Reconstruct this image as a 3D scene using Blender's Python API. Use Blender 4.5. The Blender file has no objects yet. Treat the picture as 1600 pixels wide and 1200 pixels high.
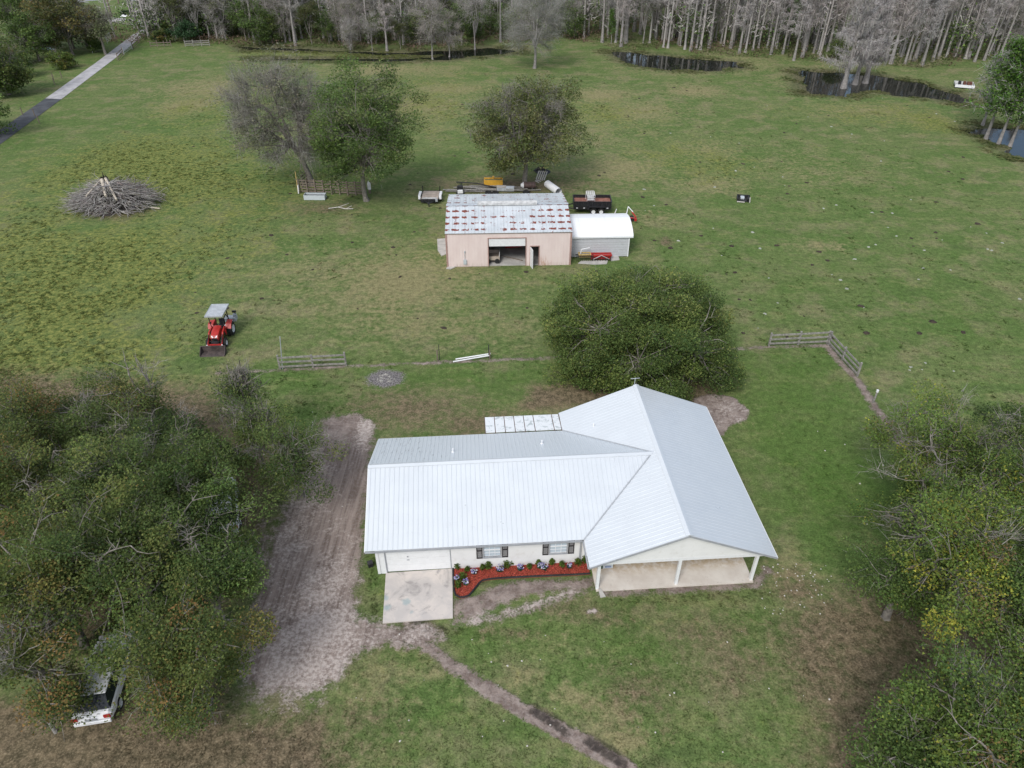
import bpy, bmesh, math, random
import numpy as np
from mathutils import Vector, Matrix, noise as mnoise
R = math.radians
random.seed(7); rng = np.random.default_rng(7)
S = bpy.context.scene; C = S.collection
# ------------------------------------------------------------ camera, sky, sun, exposure
CAMH, PITCH, FPX = 32.0, 36.0, 1111.0
cam = bpy.data.objects.new('camera', bpy.data.cameras.new('camera')); C.objects.link(cam)
cam.location = (0, 0, CAMH); cam.rotation_euler = (R(90-PITCH), 0, 0)
cam.data.sensor_width = 36; cam.data.lens = FPX/1600*36; cam.data.clip_end = 6000; cam.data.clip_start = .5
S.camera = cam
SUN_EL, SUN_AZ = 46, 205          # azimuth clockwise from +Y (behind the camera, to its left)
W = bpy.data.worlds.new('World'); S.world = W; W.use_nodes = True
nt = W.node_tree; nt.nodes.clear()
def wn(t, **k):
    n = nt.nodes.new(t)
    for a, b in k.items(): setattr(n, a, b)
    return n
sky = wn('ShaderNodeTexSky', sky_type='NISHITA', sun_disc=False, sun_elevation=R(SUN_EL), sun_rotation=R(SUN_AZ))
sky.air_density = 1.0; sky.dust_density = 1.0
tc = wn('ShaderNodeTexCoord'); mp = wn('ShaderNodeMapping'); mp.inputs['Scale'].default_value = (1, 1, 2.2)
cn = wn('ShaderNodeTexNoise'); cn.inputs['Scale'].default_value = 2.2; cn.inputs['Detail'].default_value = 6
cr = wn('ShaderNodeValToRGB'); cr.color_ramp.elements[0].position = .38; cr.color_ramp.elements[1].position = .58
cr.color_ramp.elements[0].color = (.05, .05, .05, 1); cr.color_ramp.elements[1].color = (.8, .8, .8, 1)
cm = wn('ShaderNodeMix', data_type='RGBA'); cm.inputs['B'].default_value = (9.0, 9.3, 9.8, 1)
bg = wn('ShaderNodeBackground'); bg.inputs['Strength'].default_value = .112
wo = wn('ShaderNodeOutputWorld')
L = nt.links.new
L(tc.outputs['Generated'], mp.inputs[0]); L(mp.outputs[0], cn.inputs['Vector']); L(cn.outputs['Fac'], cr.inputs[0])
gd = wn('ShaderNodeVectorMath', operation='DOT_PRODUCT'); gd.inputs[1].default_value = (.66, .68, .31); L(tc.outputs['Generated'], gd.inputs[0])   # the ponds and the east roof slope mirror a wide blue opening low in the north-east
gm = wn('ShaderNodeMapRange', interpolation_type='SMOOTHSTEP'); gm.inputs['From Min'].default_value = .7; gm.inputs['From Max'].default_value = .93; gm.inputs['To Min'].default_value = 1; gm.inputs['To Max'].default_value = .08; L(gd.outputs['Value'], gm.inputs['Value'])
gx_ = wn('ShaderNodeMath', operation='MULTIPLY'); L(cr.outputs[0], gx_.inputs[0]); L(gm.outputs[0], gx_.inputs[1]); L(gx_.outputs[0], cm.inputs['Factor']); L(sky.outputs[0], cm.inputs['A']); L(cm.outputs['Result'], bg.inputs[0]); L(bg.outputs[0], wo.inputs[0])
sl = bpy.data.lights.new('sun', 'SUN'); sl.energy = 2.0; sl.angle = R(20); sl.color = (1, .975, .94)
sun = bpy.data.objects.new('sun', sl); C.objects.link(sun)
sd = Vector((math.sin(R(SUN_AZ))*math.cos(R(SUN_EL)), math.cos(R(SUN_AZ))*math.cos(R(SUN_EL)), math.sin(R(SUN_EL))))
sun.rotation_euler = sd.to_track_quat('Z', 'Y').to_euler()
S.view_settings.view_transform = 'Standard'; S.view_settings.look = 'None'; S.view_settings.gamma = 1
S.view_settings.use_curve_mapping = False; S.view_settings.exposure = 0.28
S.cycles.max_bounces = 6; S.cycles.diffuse_bounces = 3; S.cycles.transparent_max_bounces = 4
# ------------------------------------------------------------ surveying: where a sight line of the photograph meets a height or a distance
cP, sP = math.cos(R(PITCH)), math.sin(R(PITCH))
def ray(px, py):
    v = 600.-py
    return px-800., FPX*cP+v*sP, -FPX*sP+v*cP
def g(px, py, z=0.):
    a, b, c = ray(px, py); t = (z-CAMH)/c
    return np.array((a*t, b*t))
def at(px, py, Y):
    a, b, c = ray(px, py); t = Y/b
    return np.array((a*t, CAMH+c*t))
def top_z(py, Y): return at(800, py, Y)[1]
# ------------------------------------------------------------ helpers
def tag(o, label=None, cat=None, group=None, kind=None):
    if label: o['label'] = label
    if cat: o['category'] = cat
    if group: o['group'] = group
    if kind: o['kind'] = kind
    return o
def thing(name, label, cat, loc=(0, 0, 0), rz=0, group=None):
    o = bpy.data.objects.new(name, None); C.objects.link(o); o.empty_display_size = .3
    o.location = tuple(loc) if len(loc) == 3 else (loc[0], loc[1], 0); o.rotation_euler = (0, 0, R(rz))
    return tag(o, label, cat, group)
def link(name, me, mat, parent=None):
    o = bpy.data.objects.new(name, me); C.objects.link(o)
    if mat and not me.materials: me.materials.append(mat)
    if parent: o.parent = parent
    return o
def copy_tree(o, parent=None, label=None):
    c = o.copy(); C.objects.link(c); c.parent = parent
    if label: c['label'] = label
    for ch in o.children: copy_tree(ch, c)
    return c
def np_mesh(name, verts, faces, cols=None, attrs=None, smooth=False):
    """faces: list of (n,k) index arrays; cols: (nfaces,3) per-face colour"""
    me = bpy.data.meshes.new(name)
    verts = np.asarray(verts, np.float32)
    faces = [np.asarray(f, np.int32) for f in faces if len(f)]
    me.vertices.add(len(verts)); me.vertices.foreach_set('co', verts.ravel())
    nl = sum(f.size for f in faces); nf = sum(len(f) for f in faces)
    me.loops.add(nl); me.loops.foreach_set('vertex_index', np.concatenate([f.ravel() for f in faces]))
    me.polygons.add(nf)
    tot = np.concatenate([np.full(len(f), f.shape[1], np.int32) for f in faces])
    st = np.zeros(nf, np.int32); st[1:] = np.cumsum(tot)[:-1]
    me.polygons.foreach_set('loop_start', st)
    if smooth: me.polygons.foreach_set('use_smooth', np.ones(nf, bool))
    if cols is not None:
        a = me.attributes.new('col', 'FLOAT_COLOR', 'FACE')
        c = np.ones((nf, 4), np.float32); c[:, :3] = cols; a.data.foreach_set('color', c.ravel())
    for k, v in (attrs or {}).items():
        a = me.attributes.new(k, 'FLOAT_COLOR', 'POINT'); a.data.foreach_set('color', np.asarray(v, np.float32).ravel())
    me.update(calc_edges=True)
    return me
class MB:
    def __init__(s): s.v = []; s.f = []
    def add(s, vs, fs):
        o = len(s.v); s.v += [tuple(p) for p in vs]; s.f += [tuple(i+o for i in f) for f in fs]; return s
    def box(s, c, d, rz=0, rx=0, ry=0):
        m = Matrix.Rotation(R(rz), 3, 'Z') @ Matrix.Rotation(R(ry), 3, 'Y') @ Matrix.Rotation(R(rx), 3, 'X')
        vs = [m @ Vector((x*d[0]/2, y*d[1]/2, z*d[2]/2)) + Vector(c) for x in (-1, 1) for y in (-1, 1) for z in (-1, 1)]
        return s.add(vs, [(0, 1, 3, 2), (4, 6, 7, 5), (0, 4, 5, 1), (2, 3, 7, 6), (0, 2, 6, 4), (1, 5, 7, 3)])
    def bb(s, a, b):
        return s.box([(a[i]+b[i])/2 for i in range(3)], [abs(b[i]-a[i]) for i in range(3)])
    def bar(s, a, b, w, h=None, up=(0, 0, 1)):
        a = Vector(a); b = Vector(b); d = (b-a); l = d.length; d.normalize(); h = h or w
        x = d.cross(Vector(up))
        if x.length < 1e-3: x = Vector((1, 0, 0))
        x.normalize(); y = x.cross(d)
        vs = [p + x*i*w/2 + y*j*h/2 for p in (a, b) for i, j in ((-1, -1), (1, -1), (1, 1), (-1, 1))]
        return s.add(vs, [(3, 2, 1, 0), (4, 5, 6, 7), (0, 1, 5, 4), (1, 2, 6, 5), (2, 3, 7, 6), (3, 0, 4, 7)])
    def cyl(s, a, b, r0, r1=None, n=12, cap=True):
        a = Vector(a); b = Vector(b); r1 = r0 if r1 is None else r1; d = (b-a).normalized()
        x = d.cross(Vector((0, 0, 1)))
        if x.length < 1e-3: x = Vector((1, 0, 0))
        x.normalize(); y = d.cross(x); vs = []
        for p, r in ((a, r0), (b, r1)):
            for i in range(n):
                t = 2*math.pi*i/n; vs.append(p + x*math.cos(t)*r + y*math.sin(t)*r)
        fs = [(i, (i+1) % n, n+(i+1) % n, n+i) for i in range(n)]
        if cap: fs += [tuple(range(n-1, -1, -1)), tuple(range(n, 2*n))]
        return s.add(vs, fs)
    def tube(s, pts, r, n=6):
        for a, b in zip(pts[:-1], pts[1:]): s.cyl(a, b, r, r, n)
        return s
    def ring(s, c, ax, r, w, prof, n=20):
        """wheel-like solid of revolution: prof = [(radius, offset along axis)...]"""
        ax = Vector(ax).normalized(); x = ax.cross(Vector((0, 0, 1)))
        if x.length < 1e-3: x = Vector((1, 0, 0))
        x.normalize(); y = ax.cross(x); c = Vector(c); k = len(prof); vs = []
        for i in range(n):
            t = 2*math.pi*i/n; e = x*math.cos(t)+y*math.sin(t)
            for (rr, oo) in prof: vs.append(c + e*rr*r + ax*oo*w)
        fs = [(i*k+j, i*k+j+1, ((i+1) % n)*k+j+1, ((i+1) % n)*k+j) for i in range(n) for j in range(k-1)]
        return s.add(vs, fs)
    def prism(s, poly, a, b, axis=2):
        """polygon in the plane normal to axis, extruded from a to b"""
        def P(p, h):
            q = list(p); q.insert(axis, h); return q
        n = len(poly); vs = [P(p, a) for p in poly] + [P(p, b) for p in poly]
        return s.add(vs, [tuple(range(n-1, -1, -1)), tuple(range(n, 2*n))] + [(i, (i+1) % n, n+(i+1) % n, n+i) for i in range(n)])
    def build(s, name, mat, parent=None, bevel=0, smooth=False):
        me = bpy.data.meshes.new(name); me.from_pydata(s.v, [], s.f)
        bm = bmesh.new(); bm.from_mesh(me); bmesh.ops.recalc_face_normals(bm, faces=bm.faces[:]) 
        if bevel: bmesh.ops.bevel(bm, geom=bm.edges[:], offset=bevel, segments=1, affect='EDGES', clamp_overlap=True)
        bm.to_mesh(me); bm.free()
        if smooth: me.polygons.foreach_set('use_smooth', [True]*len(me.polygons))
        return link(name, me, mat, parent)
# ------------------------------------------------------------ materials
class NT:
    def __init__(s, name):
        s.m = bpy.data.materials.new(name); s.m.use_nodes = True; s.t = s.m.node_tree
        s.b = s.t.nodes['Principled BSDF']; s.b.inputs['Specular IOR Level'].default_value = .3
    def n(s, t, **k):
        x = s.t.nodes.new(t)
        for a, b in k.items(): setattr(x, a, b)
        return x
    def l(s, a, b): s.t.links.new(a, b)
    def set(s, sock, v):
        if hasattr(v, 'links'): s.l(v, sock)
        else: sock.default_value = v
    def coord(s, kind='Object'): return s.n('ShaderNodeTexCoord').outputs[kind]
    def noise(s, vec, scale, detail=4, rough=.55, out='Fac', dist=0):
        x = s.n('ShaderNodeTexNoise'); x.inputs['Scale'].default_value = scale; x.inputs['Detail'].default_value = detail
        x.inputs['Roughness'].default_value = rough; x.inputs['Distortion'].default_value = dist
        if vec is not None: s.l(vec, x.inputs['Vector'])
        return x.outputs[out]
    def mapv(s, vec, scale=(1, 1, 1), rot=(0, 0, 0), loc=(0, 0, 0)):
        x = s.n('ShaderNodeMapping'); x.inputs['Scale'].default_value = scale; x.inputs['Rotation'].default_value = rot
        x.inputs['Location'].default_value = loc; s.l(vec, x.inputs[0]); return x.outputs[0]
    def math(s, op, a, b=0., c=0., clamp=False):
        x = s.n('ShaderNodeMath', operation=op, use_clamp=clamp)
        s.set(x.inputs[0], a); s.set(x.inputs[1], b); s.set(x.inputs[2], c); return x.outputs[0]
    def ss(s, v, a, b, lo=0., hi=1.):
        x = s.n('ShaderNodeMapRange', interpolation_type='SMOOTHSTEP'); s.set(x.inputs['Value'], v)
        for k, q in zip(('From Min', 'From Max', 'To Min', 'To Max'), (a, b, lo, hi)): x.inputs[k].default_value = q
        return x.outputs[0]
    def mix(s, f, a, b, bt='MIX'):
        x = s.n('ShaderNodeMix', data_type='RGBA', blend_type=bt); s.set(x.inputs['Factor'], f)
        for k, q in (('A', a), ('B', b)):
            if hasattr(q, 'links'): s.l(q, x.inputs[k])
            else: x.inputs[k].default_value = tuple(q)+((1,) if len(q) == 3 else ())
        return x.outputs['Result']
    def attr(s, name, out='Color'):
        x = s.n('ShaderNodeAttribute'); x.attribute_name = name; return x.outputs[out]
    def sep(s, col):
        x = s.n('ShaderNodeSeparateColor'); s.l(col, x.inputs[0]); return x.outputs
    def sepv(s, v):
        x = s.n('ShaderNodeSeparateXYZ'); s.l(v, x.inputs[0]); return x.outputs
    def bump(s, h, strength=.3, dist=.02):
        x = s.n('ShaderNodeBump'); x.inputs['Strength'].default_value = strength; x.inputs['Distance'].default_value = dist
        s.l(h, x.inputs['Height']); s.l(x.outputs[0], s.b.inputs['Normal'])
    def col(s, c): s.set(s.b.inputs['Base Color'], c if hasattr(c, 'links') else tuple(c)+(1,)); return s
    def rough(s, r): s.set(s.b.inputs['Roughness'], r); return s
    def metal(s, r): s.set(s.b.inputs['Metallic'], r); return s
_mc = {}
def mat(name, c, rough=.6, metal=0, var=.15, scale=3, dirt=None, dirt_amt=.35, bump=0):
    if name in _mc: return _mc[name]
    t = NT(name); o = t.coord(); n1 = t.noise(o, scale, 5)
    c = np.array(c); base = t.mix(t.ss(n1, .3, .7), tuple(c*(1-var)), tuple(np.minimum(c*(1+var), .9)))
    if dirt: base = t.mix(t.math('MULTIPLY', t.ss(t.noise(o, scale*2.3, 6, .65), .5, .72), dirt_amt), base, dirt)
    t.col(base).rough(rough).metal(metal)
    if bump: t.bump(t.noise(o, scale*8, 4), bump, .02)
    _mc[name] = t.m; return t.m
M_wood = mat('weathered_wood', (.27, .255, .235), .85, var=.3, scale=6, dirt=(.1, .12, .08), bump=.3)
M_brownwood = mat('old_brown_wood', (.2, .16, .13), .85, var=.3, scale=6, dirt=(.08, .06, .05), bump=.3)
M_white = mat('white_paint', (.76, .76, .77), .45, var=.04, dirt=(.45, .43, .4), dirt_amt=.25)
M_rail = mat('grey_white_rail', (.5, .5, .49), .6, var=.2)
M_black = mat('black_paint', (.02, .021, .024), .45, var=.3, dirt=(.12, .1, .08))
M_dark = mat('dark_metal', (.035, .035, .038), .5, var=.3, dirt=(.12, .09, .07))
M_tyre = mat('tyre_rubber', (.022, .022, .022), .85, var=.2, dirt=(.1, .09, .075))
M_rim = mat('pale_rim', (.62, .63, .64), .4, var=.1, dirt=(.3, .27, .22))
M_red = mat('red_paint', (.4, .028, .024), .4, var=.12, dirt=(.3, .1, .08), dirt_amt=.3)
M_rust = mat('rusty_steel', (.12, .05, .032), .85, var=.35, dirt=(.06, .03, .022))
M_yellow = mat('yellow_paint', (.6, .33, .04), .5, var=.12, dirt=(.3, .17, .05))
M_tan = mat('faded_yellow_paint', (.5, .36, .14), .6, var=.15, dirt=(.2, .12, .05))
M_galv = mat('galvanised_steel', (.5, .53, .56), .4, .35, var=.12, scale=5)
M_glass = mat('dark_glass', (.02, .025, .03), .06, var=.1); 
M_conc = mat('old_concrete', (.42, .4, .37), .85, var=.15, scale=1.5, dirt=(.25, .23, .2), bump=.3)
M_stone = mat('pale_limestone', (.5, .47, .43), .85, var=.2, scale=5, bump=.5)
M_ply = mat('sunbleached_plywood', (.42, .35, .29), .8, var=.2, scale=2, dirt=(.25, .2, .16), bump=.2)
M_plastic = mat('pale_plastic', (.5, .54, .56), .35, var=.05)
M_seat = mat('black_vinyl', (.03, .03, .035), .5)
M_bark = mat('grey_bark', (.21, .19, .165), .9, var=.35, scale=4, dirt=(.1, .085, .065), bump=.8)
M_palebark = mat('pale_cypress_bark', (.27, .25, .235), .9, var=.25, scale=2.5, dirt=(.2, .18, .165), bump=.6)
def leafmat(name='leaves', trans=.42):
    t = NT(name); c = t.attr('col'); t.col(c).rough(.55); t.b.inputs['Specular IOR Level'].default_value = .12
    tr = t.n('ShaderNodeBsdfTranslucent'); t.l(c, tr.inputs[0]); mx = t.n('ShaderNodeMixShader'); mx.inputs[0].default_value = trans
    out = t.t.nodes['Material Output']; t.l(t.b.outputs[0], mx.inputs[1]); t.l(tr.outputs[0], mx.inputs[2]); t.l(mx.outputs[0], out.inputs[0])
    return t.m
M_leaf = leafmat()
M_twig = leafmat('twigs', 0.0)
# ------------------------------------------------------------ the ground: one fine sheet whose cover (grass, sand, litter) is laid out patch by patch
def spread(parts):
    out = []
    for a, b, n in parts: out += list(np.linspace(a, b, n, endpoint=False))
    return np.array(out+[parts[-1][1]])
gx = spread([(-2500, -260, 12), (-260, -150, 45), (-150, -40, 115), (-40, 34, 250), (34, 120, 90), (120, 260, 60), (260, 2500, 12)])
gy = spread([(-300, 8, 20), (8, 62, 185), (62, 110, 90), (110, 185, 110), (185, 270, 45), (270, 3000, 16)])
GX, GY = np.meshgrid(gx, gy); NX, NY = len(gx), len(gy)
def poly_sd(poly, X, Y):
    poly = np.asarray(poly, float); n = len(poly)
    d = np.full(X.shape, 1e18); inside = np.zeros(X.shape, bool)
    for i in range(n):
        a, b = poly[i], poly[(i+1) % n]; e = b-a; L2 = max(e @ e, 1e-9)
        t = np.clip(((X-a[0])*e[0]+(Y-a[1])*e[1])/L2, 0, 1)
        d = np.minimum(d, (X-a[0]-t*e[0])**2+(Y-a[1]-t*e[1])**2)
        c = (a[1] > Y) != (b[1] > Y)
        with np.errstate(divide='ignore', invalid='ignore'):
            inside ^= c & (X < e[0]*(Y-a[1])/(e[1] if abs(e[1]) > 1e-9 else 1e-9)+a[0])
    return np.where(inside, 1, -1)*np.sqrt(d)
def line_d(pts, X, Y):
    d = np.full(X.shape, 1e18)
    for a, b in zip(pts[:-1], pts[1:]):
        a = np.asarray(a); e = np.asarray(b)-a; L2 = max(e @ e, 1e-9)
        t = np.clip(((X-a[0])*e[0]+(Y-a[1])*e[1])/L2, 0, 1)
        d = np.minimum(d, (X-a[0]-t*e[0])**2+(Y-a[1]-t*e[1])**2)
    return np.sqrt(d)
def vnoise(X, Y, s, seed=0):
    """smooth value noise"""
    r = np.random.default_rng(seed).random((64, 64)); x = X/s+1000; y = Y/s+1000
    xi = np.floor(x).astype(int); yi = np.floor(y).astype(int); fx = x-xi; fy = y-yi
    fx = fx*fx*(3-2*fx); fy = fy*fy*(3-2*fy)
    a = r[yi % 64, xi % 64]; b = r[yi % 64, (xi+1) % 64]; c = r[(yi+1) % 64, xi % 64]; d = r[(yi+1) % 64, (xi+1) % 64]
    return (a*(1-fx)+b*fx)*(1-fy)+(c*(1-fx)+d*fx)*fy
def fbm(X, Y, s, seed=0): return sum(vnoise(X, Y, s/2**k, seed+k)*.5**k for k in range(4))/1.875
PW = lambda pts: [g(*p) for p in pts]
LAYERS = ['dirt', 'pale', 'brown', 'dry', 'yellow', 'lush', 'dark', 'ash']
def layout(X, Y):
    """cover amounts 0..1 at ground points; .5 is a patch's edge"""
    F = {k: np.zeros(X.shape) for k in LAYERS}
    def up(k, v): F[k] = np.maximum(F[k], v)
    def poly(k, pts, w=.8, amt=1.): up(k, np.clip(.5+poly_sd(PW(pts), X, Y)/(2*w), 0, 1)*amt)
    def blob(k, x, y, rx, ry, amt=1., p=1.):
        c = g(x, y); e = abs(g(x+rx, y)[0]-c[0]); f = abs(g(x, y-ry)[1]-g(x, y+ry)[1])/2
        q = np.sqrt(((X-c[0])/e)**2+((Y-c[1])/f)**2); up(k, np.clip(1-q*.5, 0, 1)*amt)
    def stroke(k, pts, w, soft=.4, amt=1.): up(k, np.clip(.5+(w/2-line_d(PW(pts), X, Y))/(2*soft), 0, 1)*amt)
    # dirt drive beside the house, and the worn tracks
    poly('dirt', [(508, 655), (560, 645), (584, 668), (580, 700), (572, 780), (566, 862), (556, 920), (556, 962), (600, 974), (660, 972), (700, 1002), (640, 1010), (590, 1005), (548, 1030), (520, 1075), (470, 1085), (400, 1080), (372, 1060), (380, 1000), (405, 920), (425, 850), (455, 770), (492, 700)], 1.1)
    poly('dirt', [(480, 1040), (380, 1040), (350, 1100), (372, 1130), (500, 1125), (530, 1080)], 2.2, .62)
    blob('dirt', 405, 860, 34, 70, .62)
    stroke('dirt', [(600, 985), (660, 1003), (705, 1040), (760, 1076)], .75, .5, .9)
    stroke('dirt', [(760, 1076), (830, 1118), (900, 1155), (985, 1205)], .8, .3)
    stroke('dirt', [(712, 940), (716, 975), (770, 965), (840, 945), (900, 925), (930, 905)], .9, .7, .75)
    poly('dirt', [(712, 930), (745, 925), (790, 905), (925, 900), (935, 925), (890, 925), (820, 935), (750, 965), (715, 985)], .5, .72)
    stroke('dirt', [(940, 926), (1060, 920), (1180, 914), (1200, 890)], .7, .5, .8)
    stroke('pale', [(722, 978), (770, 962), (830, 945), (890, 925)], .55, .35, .85)
    blob('pale', 572, 672, 12, 22); blob('pale', 505, 985, 70, 46, .9); blob('pale', 470, 1050, 90, 50, .85); blob('pale', 505, 925, 40, 70, .75); blob('pale', 470, 780, 40, 60, .6)
    blob('pale', 430, 1100, 70, 40, .6); blob('pale', 460, 830, 50, 120, .5); blob('pale', 925, 956, 13, 8, .95); blob('pale', 625, 980, 60, 14, .6)
    blob('pale', 650, 990, 50, 16, .62)
    # fence line soil strips
    stroke('dirt', [(340, 583), (438, 579), (542, 573), (700, 566), (850, 560), (1000, 552), (1165, 545), (1200, 543), (1290, 540)], .6, .45, .74)
    stroke('dirt', [(1290, 540), (1312, 565), (1340, 595), (1362, 630), (1385, 660), (1460, 760)], .75, .5, .86)
    # burn pit and the bare mound behind the house
    blob('ash', 602, 592, 26, 12, 1.1); blob('dirt', 602, 594, 30, 14, .8)
    poly('dirt', [(1082, 622), (1112, 616), (1145, 620), (1170, 642), (1168, 655), (1140, 665), (1128, 682), (1105, 660)], .4)
    poly('pale', [(1110, 622), (1150, 628), (1168, 645), (1150, 656), (1120, 660)], 1.2, .62)
    # leaf litter and brown lawn
    poly('brown', [(830, 600), (1130, 585), (1120, 640), (870, 640), (800, 650)], 1.2, .85)
    poly('brown', [(-400, 1100), (60, 1085), (350, 1060), (380, 1120), (520, 1110), (540, 1200), (540, 1400), (-400, 1400)], 1.5, .9)
    poly('brown', [(1230, 930), (1330, 905), (1420, 880), (1640, 880), (1900, 1400), (1180, 1400), (1250, 1130), (1180, 1000)], 2, .72)
    blob('brown', 640, 640, 130, 40, .72); blob('brown', 740, 660, 90, 30, .72); blob('brown', 380, 820, 60, 100, .7); blob('brown', 560, 1130, 90, 50, .55); blob('brown', 1150, 1040, 130, 60, .6)
    blob('brown', 1250, 920, 60, 40, .65); blob('brown', 880, 950, 60, 18, .6); blob('brown', 800, 990, 70, 12, .55)
    blob('brown', 505, 325, 60, 14, .62); blob('brown', 800, 290, 130, 16, .8); blob('brown', 1000, 1080, 80, 60, .6); blob('brown', 1100, 990, 120, 40, .55); blob('brown', 940, 960, 80, 20, .6); blob('brown', 460, 1160, 160, 60, .7); blob('brown', 1040, 378, 12, 8, .8); blob('brown', 180, 335, 60, 12, .6)
    poly('brown', [(-200, 560), (330, 600), (470, 700), (350, 980), (-200, 1100)], 2.5, .8)
    # dry grass
    blob('dry', 620, 440, 260, 60, .6); blob('dry', 900, 210, 160, 50, .55); blob('dry', 1280, 385, 50, 12, .6); blob('dry', 1100, 640, 100, 60, .3)
    blob('dry', 700, 510, 260, 45, .5); blob('dry', 470, 480, 100, 60, .45); blob('dry', 620, 1060, 140, 70, .5); blob('dry', 860, 1000, 160, 50, .4)
    blob('dry', 1270, 260, 120, 40, .5); blob('dry', 1330, 120, 160, 24, .6); blob('dry', 1100, 100, 160, 20, .6); blob('dry', 830, 930, 80, 15, .55)
    blob('dry', 950, 1110, 60, 30, .7); blob('dry', 820, 1060, 50, 20, .6); blob('dry', 900, 1090, 45, 22, .75); blob('dry', 980, 1160, 50, 24, .7)
    blob('dry', 1225, 900, 40, 40, .55); blob('dry', 1150, 960, 90, 20, .35)
    for x, y, rx, ry in ((1085, 142, 35, 8), (1000, 175, 60, 14), (1110, 235, 45, 16), (980, 260, 60, 20), (1340, 172, 60, 8), (1455, 188, 30, 8), (650, 165, 60, 16), (700, 140, 80, 8), (600, 110, 80, 8), (940, 150, 40, 10), (330, 140, 60, 14), (300, 165, 40, 12), (1020, 340, 40, 10), (1100, 290, 50, 12), (760, 320, 60, 8)):
        blob('dry', x, y, rx*1.3, ry*1.3, .75)
    # yellow weeds
    for x, y, rx, ry, a in ((110, 420, 130, 80, .95), (60, 520, 90, 70, .9), (250, 300, 150, 50, .8), (230, 250, 120, 34, .85), (330, 370, 80, 40, .6), (40, 370, 60, 50, .7), (300, 340, 60, 40, .6), (330, 180, 70, 30, .6), (650, 160, 90, 34, .45), (960, 180, 60, 18, .5), (1080, 250, 60, 22, .65), (1110, 255, 30, 14, .75), (1330, 175, 80, 12, .55), (1450, 190, 40, 12, .6), (180, 470, 100, 50, .75), (130, 560, 120, 60, .7), (560, 86, 100, 4, .9), (470, 84, 60, 4, .9), (420, 250, 60, 30, .5), (60, 290, 70, 30, .5)):
        blob('yellow', x, y, rx*1.25, ry*1.25, a)
    # lush lawn
    poly('lush', [(1140, 560), (1292, 545), (1360, 640), (1420, 800), (1320, 860), (1220, 800), (1160, 700), (1140, 640)], 2.5, .95)
    blob('lush', 640, 590, 220, 26, .8); blob('lush', 560, 640, 70, 40, .6); blob('lush', 470, 650, 80, 60, .75); blob('lush', 1000, 1020, 160, 90, .55); blob('lush', 820, 1000, 140, 40, .6)
    blob('lush', 740, 1150, 140, 60, .55); blob('lush', 1350, 330, 230, 130, .5); blob('lush', 1200, 430, 260, 90, .5); blob('lush', 520, 250, 160, 30, .65); blob('lush', 590, 930, 30, 80, .5)
    blob('lush', 1060, 100, 120, 20, .4); blob('lush', 230, 60, 80, 30, .7); blob('lush', 190, 30, 90, 30, .8); blob('lush', 1500, 480, 160, 90, .55); blob('lush', 200, 200, 180, 60, .5)
    blob('lush', 450, 260, 80, 24, .8); blob('lush', 900, 460, 60, 60, .4); blob('lush', 240, 380, 60, 20, .55)
    # charcoal strips in the trench, wet ground, scorch
    stroke('dark', [(833, 1112), (860, 1128), (884, 1146)], .42, .35, 1.); stroke('dark', [(918, 1160), (945, 1176), (975, 1196)], .46, .35, 1.)
    stroke('dark', [(790, 1092), (812, 1104)], .18, .2, .7); blob('dark', 650, 972, 20, 8, .65); blob('dark', 668, 985, 25, 10, .5); blob('dark', 640, 1000, 20, 8, .4)
    stroke('dark', [(660, 1003), (690, 1030), (740, 1066)], .3, .3, .5)
    m1 = .45+1.1*fbm(X, Y, 11, 90); m2 = .6+.8*fbm(X, Y, 5, 95)
    F['yellow'] = np.clip(F['yellow']*m1*m2*1.05, 0, 1); F['dry'] = np.clip(F['dry']*m1[::1]*1.0, 0, 1); F['lush'] = np.clip(F['lush']*(.6+.8*fbm(X, Y, 8, 99)), 0, 1)
    return F
PONDS = [
 [(372, 72), (440, 73), (520, 77), (600, 81), (690, 78), (760, 74), (812, 75), (822, 82), (760, 88), (700, 93), (620, 96), (540, 95.5), (400, 92.5), (395, 90.5), (520, 90), (600, 90.5), (680, 88), (690, 85), (600, 87), (520, 82.5), (440, 79), (380, 79)],
 [(950, 80), (965, 80), (1010, 84), (1080, 91), (1150, 97), (1160, 105), (1120, 110), (1050, 110), (1000, 104), (975, 96)],
 [(1240, 109), (1290, 111), (1370, 117), (1440, 131), (1520, 151), (1545, 161), (1500, 162), (1450, 153), (1400, 147), (1365, 140), (1320, 151), (1255, 145)],
 [(1515, 200), (1545, 196), (1600, 200), (1760, 190), (1790, 320), (1600, 247), (1560, 227)],
 [(45, 72), (82, 73), (84, 77), (46, 79)]]
PONDW = [PW(p) for p in PONDS]
def pond_sd(X, Y):
    d = np.full(X.shape, -1e9)
    for p in PONDW: d = np.maximum(d, poly_sd(p, X, Y))
    return d
def ground_z(X, Y):
    s = pond_sd(X, Y) + (fbm(X, Y, 6, 40)-.5)*3.4 - np.where(X < 25, .9, .6)
    z = (fbm(X, Y, 9, 3)-.5)*.10*np.clip((Y-40)/20, 0, 1) + (fbm(X, Y, 1.6, 9)-.5)*.05 - .0
    t = np.clip((s+1.8)/3.6, 0, 1); t = t*t*(3-2*t)
    return z*(1-t) - .42*t + .03 + (fbm(X, Y, 2.6, 61)-.5)*.75*np.clip(t*3, 0, 1)*np.clip(1.6-t, 0, 1)*np.clip((X-20)/25+.25, .25, 1)
FL = layout(GX, GY); PS = pond_sd(GX, GY)
FL['dark'] = np.maximum(FL['dark'], np.clip(.5+(PS+2.2)/6, 0, 1)*.36)
def cover_attr(F):
    A = np.stack([F[k].ravel() for k in LAYERS[:4]], 1); B = np.stack([F[k].ravel() for k in LAYERS[4:]], 1); return A, B
GZ = ground_z(GX, GY)
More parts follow.
